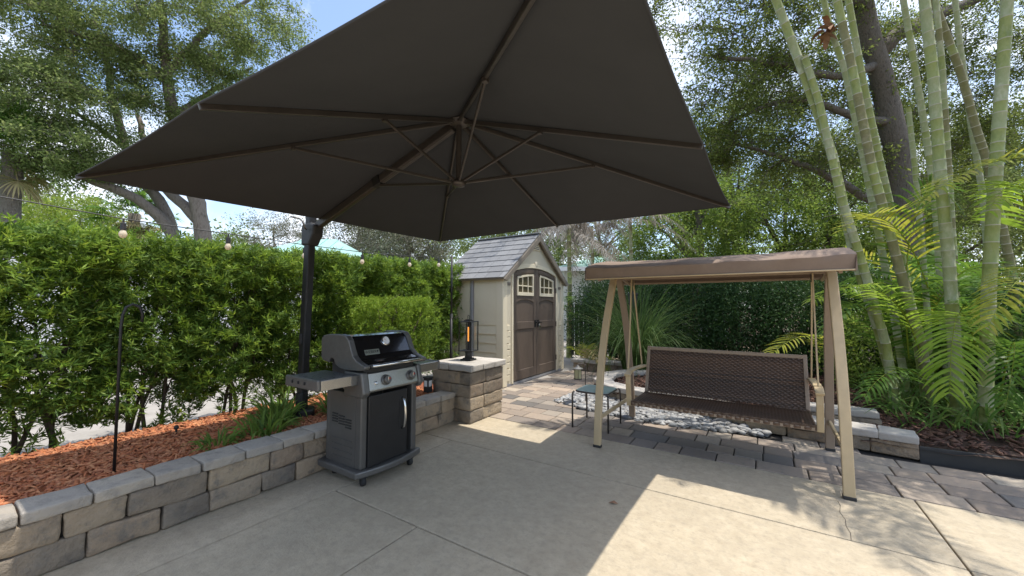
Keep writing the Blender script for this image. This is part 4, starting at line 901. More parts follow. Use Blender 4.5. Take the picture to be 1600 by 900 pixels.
# trees -------------------------------------------------------------
def polyres(P, step):
    P = np.array(P, float); seg = np.linalg.norm(np.diff(P, axis=0), axis=1); cum = np.concatenate([[0], np.cumsum(seg)]); n = max(3, int(cum[-1]/step)); s = np.linspace(0, cum[-1], n)
    Q = np.stack([np.interp(s, cum, P[:, i]) for i in range(3)], 1)
    for _ in range(2): Q[1:-1] = (Q[:-2]+2*Q[1:-1]+Q[2:])/4
    return Q
def make_tree(name, label, cat, limbs, blobs, mleaf, mbark, nleaf=300, crad=.5, ln=.085, wd=.04, group=None, twigs=5, trunk_n=12, wig=.10):
    base = np.array(limbs[0][0][0]); root = thing(name, base, label, cat, group); b = MB(); nodes = []; rad = []
    for pts, r0, r1 in limbs:
        Q = polyres(pts, .35); n = len(Q); Q[1:-1] += rng.normal(0, .02, (n-2, 3)); rr = np.linspace(r0, r1, n)*(1+rng.normal(0, .03, n)); b.tube(Q, rr, trunk_n); nodes += list(Q[n//4:]); rad += list(rr[n//4:])
    C = []
    for c, r3, k in blobs:
        v = unit(rng.normal(size=(k, 3)))*(rng.uniform(.15, 1, (k, 1))**.45); C += list(np.array(c)+v*np.array(r3))
    C = np.array(C); d0 = np.min(np.linalg.norm(C[:, None]-np.array(nodes)[None], axis=2), axis=1); C = C[np.argsort(d0)]
    LP, LD = [], []
    for c in C:
        NA = np.array(nodes); d = np.linalg.norm(NA-c, axis=1)+.6*np.maximum(0, NA[:, 2]-c[2]-.3); j = int(np.argmin(d)); s = NA[j]; dist = np.linalg.norm(c-s)
        r0 = min(rad[j]*.7, .014+.016*dist); n = max(4, int(dist/.3)); f = np.linspace(0, 1, n)[:, None]
        Q = s+(c-s)*f+np.sin(math.pi*f)*(np.array([0, 0, .12*dist])+rng.normal(0, wig*.6, 3)*dist)+np.vstack([np.zeros(3), rng.normal(0, .035, (n-2, 3)), np.zeros(3)])
        rr = np.linspace(r0, .008, n); b.tube(Q, rr, 6, cap=False); nodes += list(Q[1:]); rad += list(rr[1:])
        for k in range(twigs):
            e = c+rng.normal(0, 1, 3)*np.array([crad, crad, crad*.55]); st = Q[-1-int(rng.integers(0, min(3, n-1)))]
            b.tube([st, (st+e)/2+rng.normal(0, .04, 3), e], [.007, .005, .003], 4, cap=False)
            m_ = nleaf//twigs; f = rng.uniform(.25, 1.05, (m_, 1)); LP.append(st+(e-st)*f+rng.normal(0, .11, (m_, 3))*crad/.5); LD.append(unit(e-st+1e-6)*.6+rng.normal(0, .7, (m_, 3))+[0, 0, -.1])
    b.build('trunk', mbark, root, smooth=True); LP = np.concatenate(LP); LD = np.concatenate(LD)
    V, F = leafquads(LP, LD, ln*rng.uniform(.65, 1.3, len(LP)), wd*rng.uniform(.7, 1.2, len(LP))); npmesh('crown', V, F, mleaf, root); return root
A_ = at
lim = [([(*A_(318, 360, 14)[:2], -.1), A_(318, 372, 14), A_(316, 345, 14), A_(307, 311, 14), A_(288, 245, 14), A_(271, 180, 13.8), A_(262, 124, 13.6), A_(255, 60, 13.5), A_(249, -30, 13.4)], .33, .10),
       ([(*A_(285, 360, 14)[:2], .2), A_(275, 365, 14), A_(255, 348, 13.9), A_(235, 322, 13.7), A_(200, 301, 13.4), A_(147, 284, 13), A_(100, 262, 12.6), A_(55, 235, 12.2)], .27, .10),
       ([(*A_(282, 360, 14.2)[:2], .2), A_(270, 362, 14.2), A_(262, 340, 14.2), A_(252, 312, 14.3), A_(222, 288, 14.4), A_(195, 230, 14.4), A_(175, 150, 14.2), A_(160, 60, 14)], .25, .08),
       ([A_(310, 345, 14), A_(288, 318, 14.1), A_(262, 301, 14.3), A_(235, 262, 14.6), A_(215, 180, 14.8)], .2, .08),
       ([A_(271, 178, 13.8), A_(310, 158, 14.2), A_(345, 132, 14.6), A_(395, 105, 15)], .12, .04),
       ([A_(262, 112, 13.6), A_(300, 72, 13.8), A_(350, 25, 14), A_(400, -10, 14.3)], .13, .05),
       ([A_(262, 130, 13.6), A_(220, 90, 13.2), A_(150, 60, 12.8), A_(70, 40, 12.4)], .13, .05),
       ([A_(195, 230, 14.4), A_(130, 180, 13.8), A_(60, 150, 13)], .10, .04)]
blobs = [(A_(40, 40, 12.4), (2.3, 1.8, 1.7), 46), (A_(170, 50, 13), (2.1, 1.8, 1.7), 44), (A_(300, 50, 13.5), (1.9, 1.8, 1.5), 40), (A_(385, 70, 14), (1.4, 1.4, 1.2), 20), (A_(40, 160, 12), (2.0, 1.6, 1.4), 42),
         (A_(160, 165, 13), (1.9, 1.6, 1.4), 34), (A_(265, 160, 13.6), (1.3, 1.4, 1.0), 16), (A_(70, 235, 12), (1.8, 1.4, .8), 30), (A_(170, 250, 13), (1.2, 1.2, .7), 12), (A_(335, 130, 14), (1.2, 1.2, .8), 13), (A_(430, 35, 14.6), (.9, 1, .9), 9), (A_(190, -90, 13.5), (3.5, 2.5, 1.4), 30), (A_(-60, 150, 11.8), (1.5, 1.5, 2.2), 20)]
make_tree('oak_tree', 'wide spreading live oak with several leaning pale trunks beyond the hedge at left', 'tree', lim, blobs, M['oleaf'], M['bark3'], nleaf=340, crad=.5, ln=.10, wd=.047)
lim = [([(*A_(1425, 560, 8.8)[:2], -.1), A_(1425, 470, 8.8), A_(1417, 330, 8.8), A_(1404, 240, 8.8), A_(1388, 160, 8.7), A_(1366, 80, 8.6), A_(1345, 10, 8.5), A_(1325, -70, 8.4)], .30, .17),
       ([A_(1368, 85, 8.6), A_(1400, 52, 8.7), A_(1440, 36, 8.8), A_(1490, 14, 9), A_(1570, -20, 9.2)], .17, .08),
       ([A_(1410, 340, 8.8), A_(1370, 320, 8.8), A_(1320, 292, 8.8), A_(1270, 262, 8.7), A_(1215, 243, 8.7), A_(1150, 226, 8.6)], .11, .03),
       ([A_(1372, 100, 8.6), A_(1330, 118, 8.4), A_(1285, 122, 8.3), A_(1230, 100, 8.2), A_(1170, 92, 8.1), A_(1112, 88, 8)], .10, .03),
       ([A_(1395, 190, 8.7), A_(1340, 190, 8.6), A_(1270, 150, 8.5), A_(1200, 160, 8.5), A_(1140, 190, 8.5)], .10, .03),
       ([A_(1425, 480, 8.9), A_(1395, 330, 9), A_(1365, 230, 9), A_(1350, 140, 9.1)], .14, .06),
       ([A_(1345, 10, 8.5), A_(1280, -40, 8.2), A_(1180, -110, 7.8), A_(1050, -220, 7.2)], .13, .05),
       ([A_(1325, -70, 8.4), A_(1200, -200, 7.6), A_(1000, -300, 7)], .12, .04)]
blobs = [(A_(1110, 60, 8.2), (.8, .8, .8), 15), (A_(1200, 40, 8.4), (1, 1, .9), 26), (A_(1140, 150, 8.5), (.9, 1, .8), 20), (A_(1250, 130, 8.8), (1.1, 1, .9), 26), (A_(1320, 40, 9), (1.2, 1.1, 1), 28), (A_(1430, 60, 9.6), (1.3, 1.2, 1.1), 30), (A_(1540, 60, 9.4), (1.4, 1.2, 1.2), 32),
         (A_(1580, 190, 9.6), (1.2, 1.2, 1.1), 24), (A_(1480, 190, 9.8), (1.1, 1.2, 1), 20), (A_(1330, 190, 9.4), (1, 1.1, .9), 20), (A_(1170, 240, 9), (1.2, 1.1, .7), 22), (A_(1280, 260, 9.2), (1.1, 1.1, .7), 20), (A_(1100, 250, 9), (.8, .9, .9), 16), (A_(1450, 300, 10), (1.3, 1.2, .8), 14), (A_(1590, 320, 9.6), (1.2, 1.1, .9), 14),
         ((-2.4, 8.2, 8.2), (1.7, 1.4, .9), 22), ((0.3, 8.0, 8.4), (2.2, 1.6, .9), 26)]  # unseen overhanging boughs, added to dapple the shed front and path
make_tree('oak_tree', 'dark leaved oak with a thick furrowed trunk rising behind the palm canes', 'tree', lim, blobs, M['rleaf'], M['bark'], nleaf=260, crad=.42, ln=.075, wd=.032)
def simple_tree(px, D, h, cr, n, mleaf, mbark, label, group=None, tr=.14, nleaf=260, ln=.11, wd=.055, zc=.68, name='shade_tree', crad=.6, flat=.75):
    p = at(px, 450, D); b0 = np.array([p[0], p[1], -.1]); tp = b0+np.array([rng.normal(0, .4), rng.normal(0, .4), h*.8]); md = (b0+tp)/2+np.array([rng.normal(0, .2), rng.normal(0, .2), 0])
    lim = [([b0, md, tp], tr, tr*.3)]
    for k in range(4):
        s = b0+(tp-b0)*rng.uniform(.35, .7); a = rng.uniform(0, 6.28); e = s+np.array([math.cos(a)*cr*.7, math.sin(a)*cr*.7, h*.22]); lim.append(([s, (s+e)/2+[0, 0, .2], e], tr*.45, tr*.12))
    c = b0+np.array([0, 0, h*zc]); return make_tree(name, label, 'tree', lim, [(c, (cr, cr, h*(1-zc)*flat+.3), n)], mleaf, mbark, nleaf=nleaf, crad=crad, ln=ln, wd=wd, group=group, trunk_n=8)
simple_tree(1075, 15, 8.0, 2.3, 70, M['lleaf'], M['bark'], 'sunlit green tree seen over the left half of the swing canopy', zc=.5, tr=.22, nleaf=380)
simple_tree(1215, 16, 8.2, 2.7, 80, M['lleaf'], M['bark'], 'sunlit green tree seen over the middle of the swing canopy', zc=.5, nleaf=380)
simple_tree(1330, 14, 7.0, 2.4, 60, M['lleaf'], M['bark'], 'sunlit green tree seen behind the left palm canes', zc=.5, nleaf=380)
simple_tree(1500, 13, 6.5, 2.6, 60, M['oleaf'], M['bark'], 'grey green tree seen far behind the rightmost palm canes', zc=.55, nleaf=340)
simple_tree(650, 22, 8.2, 2.6, 70, M['gleaf'], M['bark2'], 'greyish tree with a bare pale trunk just left of the shed roof', zc=.62, tr=.2, nleaf=420, crad=.75)
simple_tree(560, 24, 8.6, 3.0, 80, M['gleaf'], M['bark2'], 'greyish leafy tree over the hedge right of the parasol mast', zc=.62, nleaf=420, crad=.8)
simple_tree(430, 27, 8.6, 2.6, 40, M['gleaf'], M['bark2'], 'thin airy tree against the sky left of the parasol mast', zc=.66, nleaf=260, crad=.8)
simple_tree(790, 19, 7.5, 2.8, 60, M['oleaf'], M['bark'], 'olive green tree hidden behind the shed roof', zc=.6, nleaf=340)
simple_tree(120, 19, 7.4, 2.5, 70, M['yleaf'], M['bark2'], 'bright yellow green tree beyond the hedge near the left edge', zc=.62, nleaf=420, crad=.7)
simple_tree(35, 21, 8.0, 2.4, 60, M['yleaf'], M['bark2'], 'bright green tree behind the palm trunk at the left edge', zc=.62, nleaf=420, crad=.7)
simple_tree(350, 26, 7.4, 2.2, 34, M['lleaf'], M['bark2'], 'small green tree seen between the oak trunks and the mast', zc=.6, nleaf=380, crad=.7)
simple_tree(1150, 18, 12.5, 3.6, 110, M['rleaf'], M['bark'], 'tall dark oak filling the sky beyond the parasol corner', zc=.62, nleaf=420, crad=.8, tr=.25)
simple_tree(1400, 19, 13.0, 4.0, 120, M['rleaf'], M['bark'], 'tall dark oak filling the sky behind the tallest palm canes', zc=.62, nleaf=420, crad=.8, tr=.25)
simple_tree(1590, 17, 11.5, 3.4, 90, M['rleaf'], M['bark'], 'tall dark oak at the right edge behind the palms', zc=.6, nleaf=420, crad=.8, tr=.25)
simple_tree(940, 17, 8, 2.8, 60, M['oleaf'], M['bark'], 'olive tree behind the dead palm fronds', zc=.58, nleaf=340)
# far woodland
n = 1500; a = rng.uniform(R(-100), R(100), n); r0 = rng.uniform(30, 44, n); hh = rng.uniform(0, 1, n)**.8*(6.2+1.6*np.sin(a*9)+1.2*np.sin(a*23))
th_ = YAW+a; C = np.stack([-np.sin(th_)*r0, np.cos(th_)*r0, hh], 1); P = np.repeat(C, 60, 0)+rng.normal(0, 1, (n*60, 3))*[.8, .8, .6]
V, F = leafquads(P, rng.normal(size=P.shape), .26*rng.uniform(.7, 1.3, len(P)), .14*np.ones(len(P))); tag(npmesh('woodland', V, F, M['oleaf']), kind='stuff')

# fronds ---------------------------------------------------------------
def frond(S, C4, nl=34, ll=.42, lw=.026, droop=.9, vee=.25, rr=.008, mi=0, mr=1, start=.16, swing=.55, jit=.08):
    """C4: four control points of a cubic; leaflets on both sides"""
    C4 = [np.array(c, float) for c in C4]; B = lambda t: (C4[0]*(1-t)**3+3*C4[1]*t*(1-t)**2+3*C4[2]*t*t*(1-t)+C4[3]*t**3)
    ts = np.linspace(0, 1, 20)[:, None]; Q = B(ts); T = unit(np.gradient(Q, axis=0)); up = np.array([0, 0, 1.]); Sd = np.cross(T, up); bad = np.linalg.norm(Sd, axis=1) < .15
    ref = unit(np.cross(C4[3]-C4[0], up)); Sd = unit(np.where(bad[:, None], ref, Sd)); Sd = np.where((Sd @ ref)[:, None] < 0, -Sd, Sd); U = np.cross(Sd, T)
    ring = []; rad = np.linspace(rr, rr*.25, 20)[:, None]
    for sx, sy in ((1, 0), (0, 1), (-1, 0), (0, -1)): ring.append(Q+Sd*rad*sx+U*rad*sy)
    V = np.stack(ring, 1).reshape(-1, 3); i = np.arange(19)[:, None]*4; F = np.concatenate([i+np.array([j, (j+1) % 4, 4+(j+1) % 4, 4+j]) for j in range(4)]); S.add(V, F, mr)
    t = np.linspace(start, .995, nl); L_ = np.linalg.norm(np.diff(Q, axis=0), axis=1).sum()
    for sg in (-1, 1):
        tt = np.clip(t+rng.normal(0, .006, nl), 0, 1); ix = tt*19; i0 = np.minimum(ix.astype(int), 18); f = (ix-i0)[:, None]
        P = Q[i0]*(1-f)+Q[i0+1]*f; Tn = T[i0]; Sn = Sd[i0]; Un = U[i0]
        fr = (.45+.55*np.sin(math.pi*np.clip(.12+.88*tt, 0, 1))**.6)*(1-.35*tt); D = unit(Tn*(swing+.5*tt)[:, None]+Sn*sg+Un*vee+rng.normal(0, jit, (nl, 3)))
        side = unit(np.cross(D, Un)); V, F = strips(P, D, ll*fr*rng.uniform(.9, 1.1, nl), lw*(.7+.3*fr), droop*rng.uniform(.7, 1.3, nl), seg=4, side=side); S.add(V, F, mi)
def arc(p0, az, el, L_, bend):
    """control points of an arching frond"""
    d = np.array([math.cos(az)*math.cos(el), math.sin(az)*math.cos(el), math.sin(el)]); h = np.array([math.cos(az), math.sin(az), 0]); p0 = np.array(p0)
    return [p0, p0+d*L_*.4, p0+d*L_*.72+np.array([0, 0, -bend*.25*L_]), p0+d*L_*.85+h*L_*.18+np.array([0, 0, -bend*L_*.75])]
def cane(pts, r, kinds, root, ring=.15, name='cane'):
    Q = polyres(pts, .05); Q = np.array(Q); seg = np.linalg.norm(np.diff(Q, axis=0), axis=1); cum = np.concatenate([[0], np.cumsum(seg)]); s = 0; stn = []; ms = []
    while s < cum[-1]:
        g_ = ring*rng.uniform(.7, 1.25)*(1+.25*math.sin(s*1.7)); k = kinds[int(rng.integers(len(kinds)))]
        stn += [(s, 1.0), (min(s+.006, cum[-1]), 1.05), (min(s+.010, cum[-1]), 1.0)]; ms += [0, 0, k]; s += g_
        if g_ > .12: stn.append((min(s-g_*.5, cum[-1]), .975)); ms.append(k)
    stn.append((cum[-1]+.001, 1.0)); ss = np.array([a for a, _ in stn]); f = np.array([a for _, a in stn]); P = np.stack([np.interp(ss, cum, Q[:, i]) for i in range(3)], 1); P[-1] += (Q[-1]-Q[-2])*.01
    tp = np.interp(ss, [0, cum[-1]], [1.12, .85]); b = MB(); b.tube(P, r*f*tp, 12, mis=ms[:len(P)-1]); return b.build(name, [M['scar'], M['caneg'], M['canew'], M['caneb']], root, smooth=True)
pr_ = thing('areca_palm', (1.9, 6.3, .1), 'large clump of ringed green and white palm canes with arching fronds at right', 'palm')
CN = [([(1410, 640), (1375, 520), (1335, 400), (1300, 240), (1250, 100), (1205, -20), (1150, -170)], 4.7, .058, (1, 1, 1, 2)),
      ([(1400, 630), (1385, 540), (1350, 420), (1312, 300), (1280, 160), (1257, 88)], 4.6, .05, (1, 1, 2)),
      ([(1458, 650), (1440, 540), (1400, 400), (1362, 260), (1330, 100), (1303, -20), (1270, -180)], 4.5, .053, (3, 3, 1)),
      ([(1450, 640), (1425, 480), (1395, 340), (1372, 240), (1345, 110), (1322, -20), (1290, -180)], 4.65, .044, (1, 1, 1, 2)),
      ([(1485, 640), (1470, 450), (1462, 320), (1445, 200), (1425, 80), (1408, -20), (1385, -160)], 4.9, .042, (2, 1, 2, 1)),
      ([(1497, 660), (1490, 520), (1482, 400), (1470, 280), (1458, 120), (1442, -20), (1420, -180)], 4.2, .060, (2, 1, 2)),
      ([(1505, 640), (1490, 400), (1482, 260), (1472, 100), (1460, -20), (1445, -160)], 4.8, .038, (3, 1, 2)),
      ([(1600, 640), (1580, 420), (1545, 260), (1525, 200), (1500, 110), (1462, 10), (1420, -120)], 5.0, .050, (3, 3, 1)),
      ([(1560, 640), (1550, 480), (1535, 300), (1518, 200), (1500, 70), (1490, -20), (1475, -150)], 5.2, .038, (2, 2)),
      ([(1538, 680), (1545, 450), (1555, 280), (1566, 120), (1575, -20), (1590, -200)], 3.9, .060, (1, 1, 2)),
      ([(1455, 630), (1450, 500), (1440, 380), (1430, 265), (1419, 168)], 4.8, .036, (1, 2)),
      ([(1420, 620), (1395, 480), (1352, 260), (1320, 110), (1296, 40), (1280, -30)], 5.1, .045, (2, 1)),
      ([(1640, 680), (1640, 450), (1650, 200), (1670, -40)], 4.2, .055, (1, 2))]
tops = []
for pts, D, r, kd in CN:
    P = [at(x, y, D) for x, y in pts]; P[0] = np.array([P[0][0], P[0][1], .02]); cane(P, r*.86, kd, pr_, ring=.17 if r > .05 else .14); tops.append(P[-1])
hp = at(1294, 45, 5.05); n = 16; az = rng.uniform(0, 6.28, n); V, F = strips(hp+rng.normal(0, .02, (n, 3))+np.array([0, 0, .12])*rng.uniform(-1, 1, (n, 1)), np.stack([np.cos(az)*.5, np.sin(az)*.5, rng.uniform(-.6, .9, n)], 1), rng.uniform(.16, .3, n), .07, 2.2, seg=4); npmesh('husk', V, F, M['husk'], pr_)
def addfrond(C4, ys=False, **kw):
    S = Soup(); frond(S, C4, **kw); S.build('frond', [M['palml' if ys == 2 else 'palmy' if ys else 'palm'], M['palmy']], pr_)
def PX(*L_): return [at(x, y, D) for x, y, D in L_]
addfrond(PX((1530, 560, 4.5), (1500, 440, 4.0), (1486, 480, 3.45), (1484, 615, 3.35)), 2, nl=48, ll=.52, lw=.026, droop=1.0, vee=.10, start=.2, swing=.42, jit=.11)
addfrond(PX((1450, 450, 4.6), (1410, 330, 4.4), (1360, 320, 4.1), (1318, 360, 3.9)), True, nl=30, ll=.40, lw=.026, droop=.6, vee=.5)
addfrond(PX((1640, 250, 3.7), (1570, 235, 3.7), (1500, 265, 3.6), (1440, 315, 3.5)), True, nl=34, ll=.42, droop=.7)
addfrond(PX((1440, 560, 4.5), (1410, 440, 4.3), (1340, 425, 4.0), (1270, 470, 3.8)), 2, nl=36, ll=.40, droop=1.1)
addfrond(PX((1340, 590, 6.2), (1290, 500, 5.9), (1240, 515, 5.6), (1195, 565, 5.4)), True, nl=30, ll=.42, droop=.7)
addfrond(PX((1660, 440, 3.6), (1620, 400, 3.5), (1580, 430, 3.3), (1545, 510, 3.2)), True, nl=30, ll=.40, droop=.9)
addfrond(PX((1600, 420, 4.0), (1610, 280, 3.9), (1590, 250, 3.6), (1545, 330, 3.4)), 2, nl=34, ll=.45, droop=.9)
addfrond(PX((1560, 640, 4.2), (1580, 500, 4.0), (1600, 500, 3.7), (1570, 640, 3.5)), nl=34, ll=.45, droop=.9)
addfrond(PX((1420, 560, 4.6), (1400, 330, 4.5), (1450, 240, 4.3), (1500, 330, 4.1)), nl=34, ll=.45, droop=.8)
addfrond(PX((1400, 600, 4.9), (1370, 470, 4.8), (1330, 440, 4.6), (1290, 520, 4.4)), nl=32, ll=.42, droop=1.0)
addfrond(PX((1490, 640, 4.4), (1430, 560, 4.2), (1390, 560, 4.0), (1350, 620, 3.9)), nl=30, ll=.36, droop=1.0)
for k in range(34):
    c = at(rng.uniform(1400, 1640), 600, rng.uniform(4.9, 6.6)); az = rng.uniform(0, 6.28); 
    addfrond(arc([c[0], c[1], rng.uniform(.2, 1.1)], az, R(rng.uniform(48, 82)), rng.uniform(1.3, 2.2), rng.uniform(.1, .55)), rng.uniform() < .05, nl=32, ll=.42, lw=.025, droop=rng.uniform(.7, 1.2), vee=rng.uniform(.1, .5))
for k in range(16):
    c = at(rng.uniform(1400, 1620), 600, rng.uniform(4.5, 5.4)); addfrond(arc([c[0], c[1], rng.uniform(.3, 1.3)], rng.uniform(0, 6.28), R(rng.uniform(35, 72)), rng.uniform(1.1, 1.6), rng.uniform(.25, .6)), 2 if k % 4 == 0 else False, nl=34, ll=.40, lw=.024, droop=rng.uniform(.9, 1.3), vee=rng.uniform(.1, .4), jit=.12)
for i, tp in enumerate(tops):  # crown fronds above the view, added and aimed to shade pavers and patio
    if i not in (2, 3, 5, 9, 12): continue
    for k in range(7 if i in (5, 9, 12) else 2):
        addfrond(arc(tp+[0, 0, rng.uniform(0, .3)], R(rng.uniform(-165, -15)), R(rng.uniform(5, 55)), rng.uniform(1.5, 2.3), rng.uniform(.2, .55)), nl=30, ll=.45, lw=.032)
# the low skirt of old blades at the clump base
n = 420; base = np.stack([rng.uniform(1.15, 2.9, n), rng.uniform(5.6, 7.2, n), np.full(n, .1)], 1); az = rng.uniform(0, 6.28, n); el = rng.uniform(.5, 1.3, n)
V, F = strips(base, np.stack([np.cos(az)*np.cos(el), np.sin(az)*np.cos(el), np.sin(el)], 1), rng.uniform(.4, .95, n), .022, 1.6, seg=5); npmesh('skirt', V, F, M['blade'], pr_)
# dead palms behind the shed corner
for (px, D, h, lab) in ((888, 10.2, 3.7, 'thin green stemmed palm with hanging grey dead fronds beside the shed'), (985, 12.2, 4.6, 'taller palm draped in grey dead fronds above the left end of the swing canopy'), (925, 12.8, 4.0, 'bleached dead palm between the two palms beyond the shed')):
    p = at(px, 450, D); p[2] = 0; r_ = thing('dead_palm', p, lab, 'palm')
    cane([p, p+[.04, 0, h*.5], p+[.0, .03, h]], .06, (1, 3) if px < 900 else (3, 3, 2), r_, ring=.2, name='trunk')
    for k in range(16):
        S = Soup(); frond(S, arc(p+[0, 0, h-rng.uniform(0, .5)], rng.uniform(0, 6.28), R(rng.uniform(-10, 65)), rng.uniform(1.1, 1.9), rng.uniform(.7, 1.5)), nl=34, ll=.42, lw=.022, droop=1.6, vee=-.2, jit=.25); S.build('frond', [M['dead'], M['dead']], r_)
    if px < 900:
        for k in range(3):
            S = Soup(); frond(S, arc(p+[0, 0, .9+.2*k], rng.uniform(4.0, 5.6), R(45), .9, .5), nl=20, ll=.3, lw=.02); S.build('green_frond', [M['palm'], M['palmy']], r_)
p = np.array([-3.25, 8.0, 0]); r_ = thing('young_palm', p, 'small half dry palm growing at the right corner of the shed', 'palm')
for k in range(9):
    S = Soup(); frond(S, arc(p+[0, 0, .1], rng.uniform(0, 6.28), R(rng.uniform(30, 75)), rng.uniform(.7, 1.05), .6), nl=22, ll=.30, lw=.018, droop=.8); S.build('frond', [M['thatch' if k % 2 else 'palmy'], M['palmy']], r_)
# cabbage palms at far left
def fan(S, p, az, el, L_, n=26, ll=.8, mi=0):
    d = np.array([math.cos(az)*math.cos(el), math.sin(az)*math.cos(el), math.sin(el)]); e = p+d*L_+np.array([0, 0, -.12*L_]); s = unit(np.cross(d, [0, 0, 1.]))*.012
    S.add(np.array([p-s, p+s, e+s, e-s]), np.array([[0, 1, 2, 3]]), mi); sd = unit(np.cross(d, [0, 0, 1.])); a = np.linspace(-2.2, 2.2, n); D = d*np.cos(a)[:, None]+sd*np.sin(a)[:, None]+np.array([0, 0, .12])
    V, F = strips(np.repeat(e[None], n, 0), D, ll*rng.uniform(.8, 1.05, n), .05, 1.1, seg=4); S.add(V, F, mi)
for (px, D, h, lab, dry) in ((8, 11.5, 5.9, 'cabbage palm with a stout grey trunk at the left edge beyond the hedge', 6), (205, 18, 5.6, 'shaggy palm with a straw coloured skirt of dry fans behind the leaning oak trunk', 22)):
    p = at(px, 450, D); p[2] = 0; r_ = thing('cabbage_palm', p, lab, 'palm'); b = MB(); zs = np.linspace(0, h, 16); b.tube([p+[0, 0, z] for z in zs], .22+.015*np.sin(np.arange(16)*2.6), 12); b.build('trunk', M['bark3'], r_, smooth=True)
    for k in range(20): S = Soup(); fan(S, p+[0, 0, h], rng.uniform(0, 6.28), R(rng.uniform(-15, 75)), rng.uniform(.8, 1.2)); S.build('frond', M['palm'], r_)
    for k in range(dry): S = Soup(); fan(S, p+[0, 0, h-.2], rng.uniform(0, 6.28), R(rng.uniform(-75, -10)), rng.uniform(.5, .9)); S.build('dry_frond', M['thatch'], r_)
# grasses
def blades(name, loc, n, rad, L_, w, droop, m, label, cat, group=None, elr=(.9, 1.5), seg=6):
    r_ = thing(name, loc, label, cat, group); a = rng.uniform(0, 6.28, n); q = rad*np.sqrt(rng.uniform(0, 1, n)); P = np.array(loc)+np.stack([q*np.cos(a), q*np.sin(a), 0*a], 1); az = a+rng.normal(0, .5, n); el = rng.uniform(*elr, n)
    D = np.stack([np.cos(az)*np.cos(el), np.sin(az)*np.cos(el), np.sin(el)], 1); V, F = strips(P, D, L_*rng.uniform(.55, 1.1, n), w, droop*rng.uniform(.6, 1.3, n), seg=seg); npmesh('blades', V, F, m, r_); return r_
blades('ornamental_grass', (-2.0, 7.35, .1), 1000, .24, 1.75, .010, 3.4, M['grassy'], 'tall fountain of arching grass behind the left posts of the swing', 'grass', elr=(1.32, 1.57), seg=10)
lp0 = blades('lily_clump', (-3.5, 1.62, .25), 80, .13, .30, .020, 2.2, M['lily'], 'strap leaved lily clump in the red mulch against the low wall left of the mast', 'plant', 'lily clumps around the parasol base')
for loc, sc, lab in (((-3.72, 1.80, .25), 1.0, 'strap leaved lily clump in the mulch just behind the mast base at left'), ((-3.62, 2.38, .25), 1.0, 'strap leaved lily clump between the mast base and the grill'), ((-3.95, 2.0, .25), 1.15, 'taller lily clump directly behind the parasol base collar'), ((-3.5, 1.3, .25), .7, 'smallest lily clump furthest left along the low wall'), ((-3.6, 2.9, .25), .9, 'lily clump behind the grill near the small solar light')):
    dup(lp0, loc, rz=rng.uniform(0, 6), sc=(sc,)*3, label=lab)
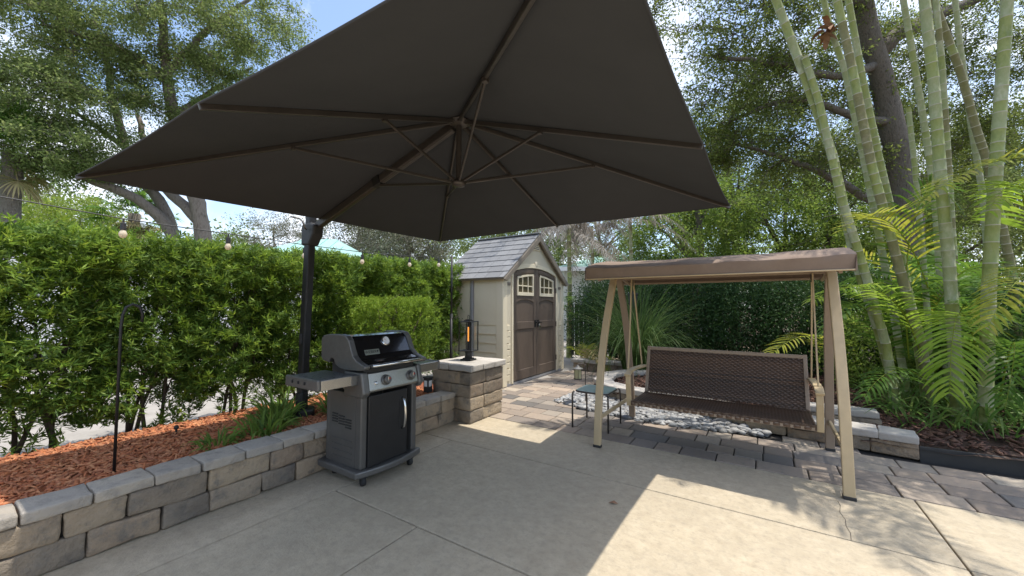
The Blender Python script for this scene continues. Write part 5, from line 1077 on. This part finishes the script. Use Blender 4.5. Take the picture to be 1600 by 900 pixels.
# things further off ------------------------------------------------------
tp = np.array([-2.11, 7.55, 0]); t = thing('garden_torch', tp, 'black canister garden torch on a pole among the tall grass', 'torch')
b = MB(); b.tube([tp, tp+[0, 0, 1.33]], .012, 8); b.build('pole', M['bronze'], t)
b = MB(); b.lathe([(.06, 1.30), (.075, 1.34), (.085, 1.55), (.095, 1.57), (.09, 1.60), (.03, 1.60), (.03, 1.63)], tp, 16); b.build('canister', M['bplastic'], t)
t = thing('black_fence', (-3.5, 9.6, 0), 'short black slatted fence panel behind the plants right of the shed', 'fence')
b = MB()
for k in range(16): b.box((-4.3+.13*k, 9.6, .72), (.10, .02, 1.35))
b.build('slat_panel', M['black'], t)
for x in (-4.35, -2.25):
    b = MB(); b.box((x, 9.62, .75), (.08, .08, 1.5)); b.build('post', M['black'], t, bevel=.005)
def rv(px, D, label):
    p = at(px, 450, D); p[2] = -.30; t = thing('motorhome', p, label, 'motorhome'); c = p; f = np.array([0, 1, 0])
    b = MB(); b.box(c+[0, 0, 1.85], (2.3, 6.2, 2.5)); b.build('body', M['white'], t, bevel=.15)
    b = MB(); b.box(c+[0, 3.5, 1.15], (2.1, 1.3, 1.3)); b.build('cab', M['white'], t, bevel=.2)
    b = MB(); b.box(c+[0, .4, 3.22], (.72, .95, .36)); ac = b.build('roof_unit', M['white'], t, bevel=.09)
    b = MB()
    for k in range(5): b.box(c+[.365, .1+.14*k, 3.22], (.01, .06, .16))
    b.build('grille', M['pipe'], ac)
    for yy in (-1.8, 0, 1.6):
        b = MB(); b.box(c+[1.155, yy, 2.2], (.03, .9, .6)); b.build('window', M['tglass'], t, bevel=.01)
    for yy in (-1.7, 3.3):
        for xx in (-1, 1): b = MB(); b.lathe([(.2, -.12), (.36, -.1), (.38, 0), (.36, .1), (.2, .12)], c+[xx*1.0, yy, .38], 18, axis=(1, 0, 0)); b.build('wheel', M['rubber'], t)
    return t
rv(184, 10.4, 'white motorhome whose roof unit peeks over the hedge near the leaning oak'); rv(383, 11.8, 'white motorhome barely showing over the hedge left of the parasol mast')
def house(c, w, d, hw, hr, rot, label):
    c = np.array(c, float); t = thing('teal_roof_house', c, label, 'building'); cs, sn = math.cos(rot), math.sin(rot); MM = np.array([[cs, -sn, 0], [sn, cs, 0], [0, 0, 1]])
    b = MB(); b.box(c+[0, 0, hw/2], (w, d, hw), MM); b.build('wall', M['stucco'], t)
    V = [np.array(v) for v in ((-w/2-.4, -d/2-.4, hw), (w/2+.4, -d/2-.4, hw), (w/2+.4, d/2+.4, hw), (-w/2-.4, d/2+.4, hw), (-w/2+d*.45, 0, hw+hr), (w/2-d*.45, 0, hw+hr))]
    b = MB(); b.add([c+MM @ v for v in V], [(0, 1, 5, 4), (2, 3, 4, 5), (1, 2, 5), (3, 0, 4), (0, 3, 2, 1)]); 
    for k in range(int(w/.6)):
        x = -w/2+.3+.6*k; f = min(1, min(x+w/2, w/2-x)/(d*.45)); b.bar(c+MM @ np.array([x, -d/2-.38, hw+.03]), c+MM @ np.array([x, -d/2-.4+(d/2+.4)*f, hw+hr*f+.03]), .04, .04)
    rf = b.build('roof', M['teal'], t)
    b = MB(); b.bar(c+MM @ np.array([-w/2-.42, -d/2-.42, hw-.06]), c+MM @ np.array([w/2+.42, -d/2-.42, hw-.06]), .05, .16); b.build('gutter', M['white'], rf)
    for k in range(3): b = MB(); b.box(c+MM @ np.array([(-.3+.3*k)*w, -d/2-.01, hw*.55]), (1.1, .06, 1.1), MM); b.build('window', M['tglass'], t)
house((*at(500, 450, 19)[:2], 0), 6, 5, 3.0, 1.6, YAW, 'pale building with a teal metal roof just showing over the hedge beside the mast')
house((*at(985, 450, 17.5)[:2], 0), 6.5, 4, 2.85, .75, YAW, 'low building with a teal metal roof showing behind the left end of the swing canopy')
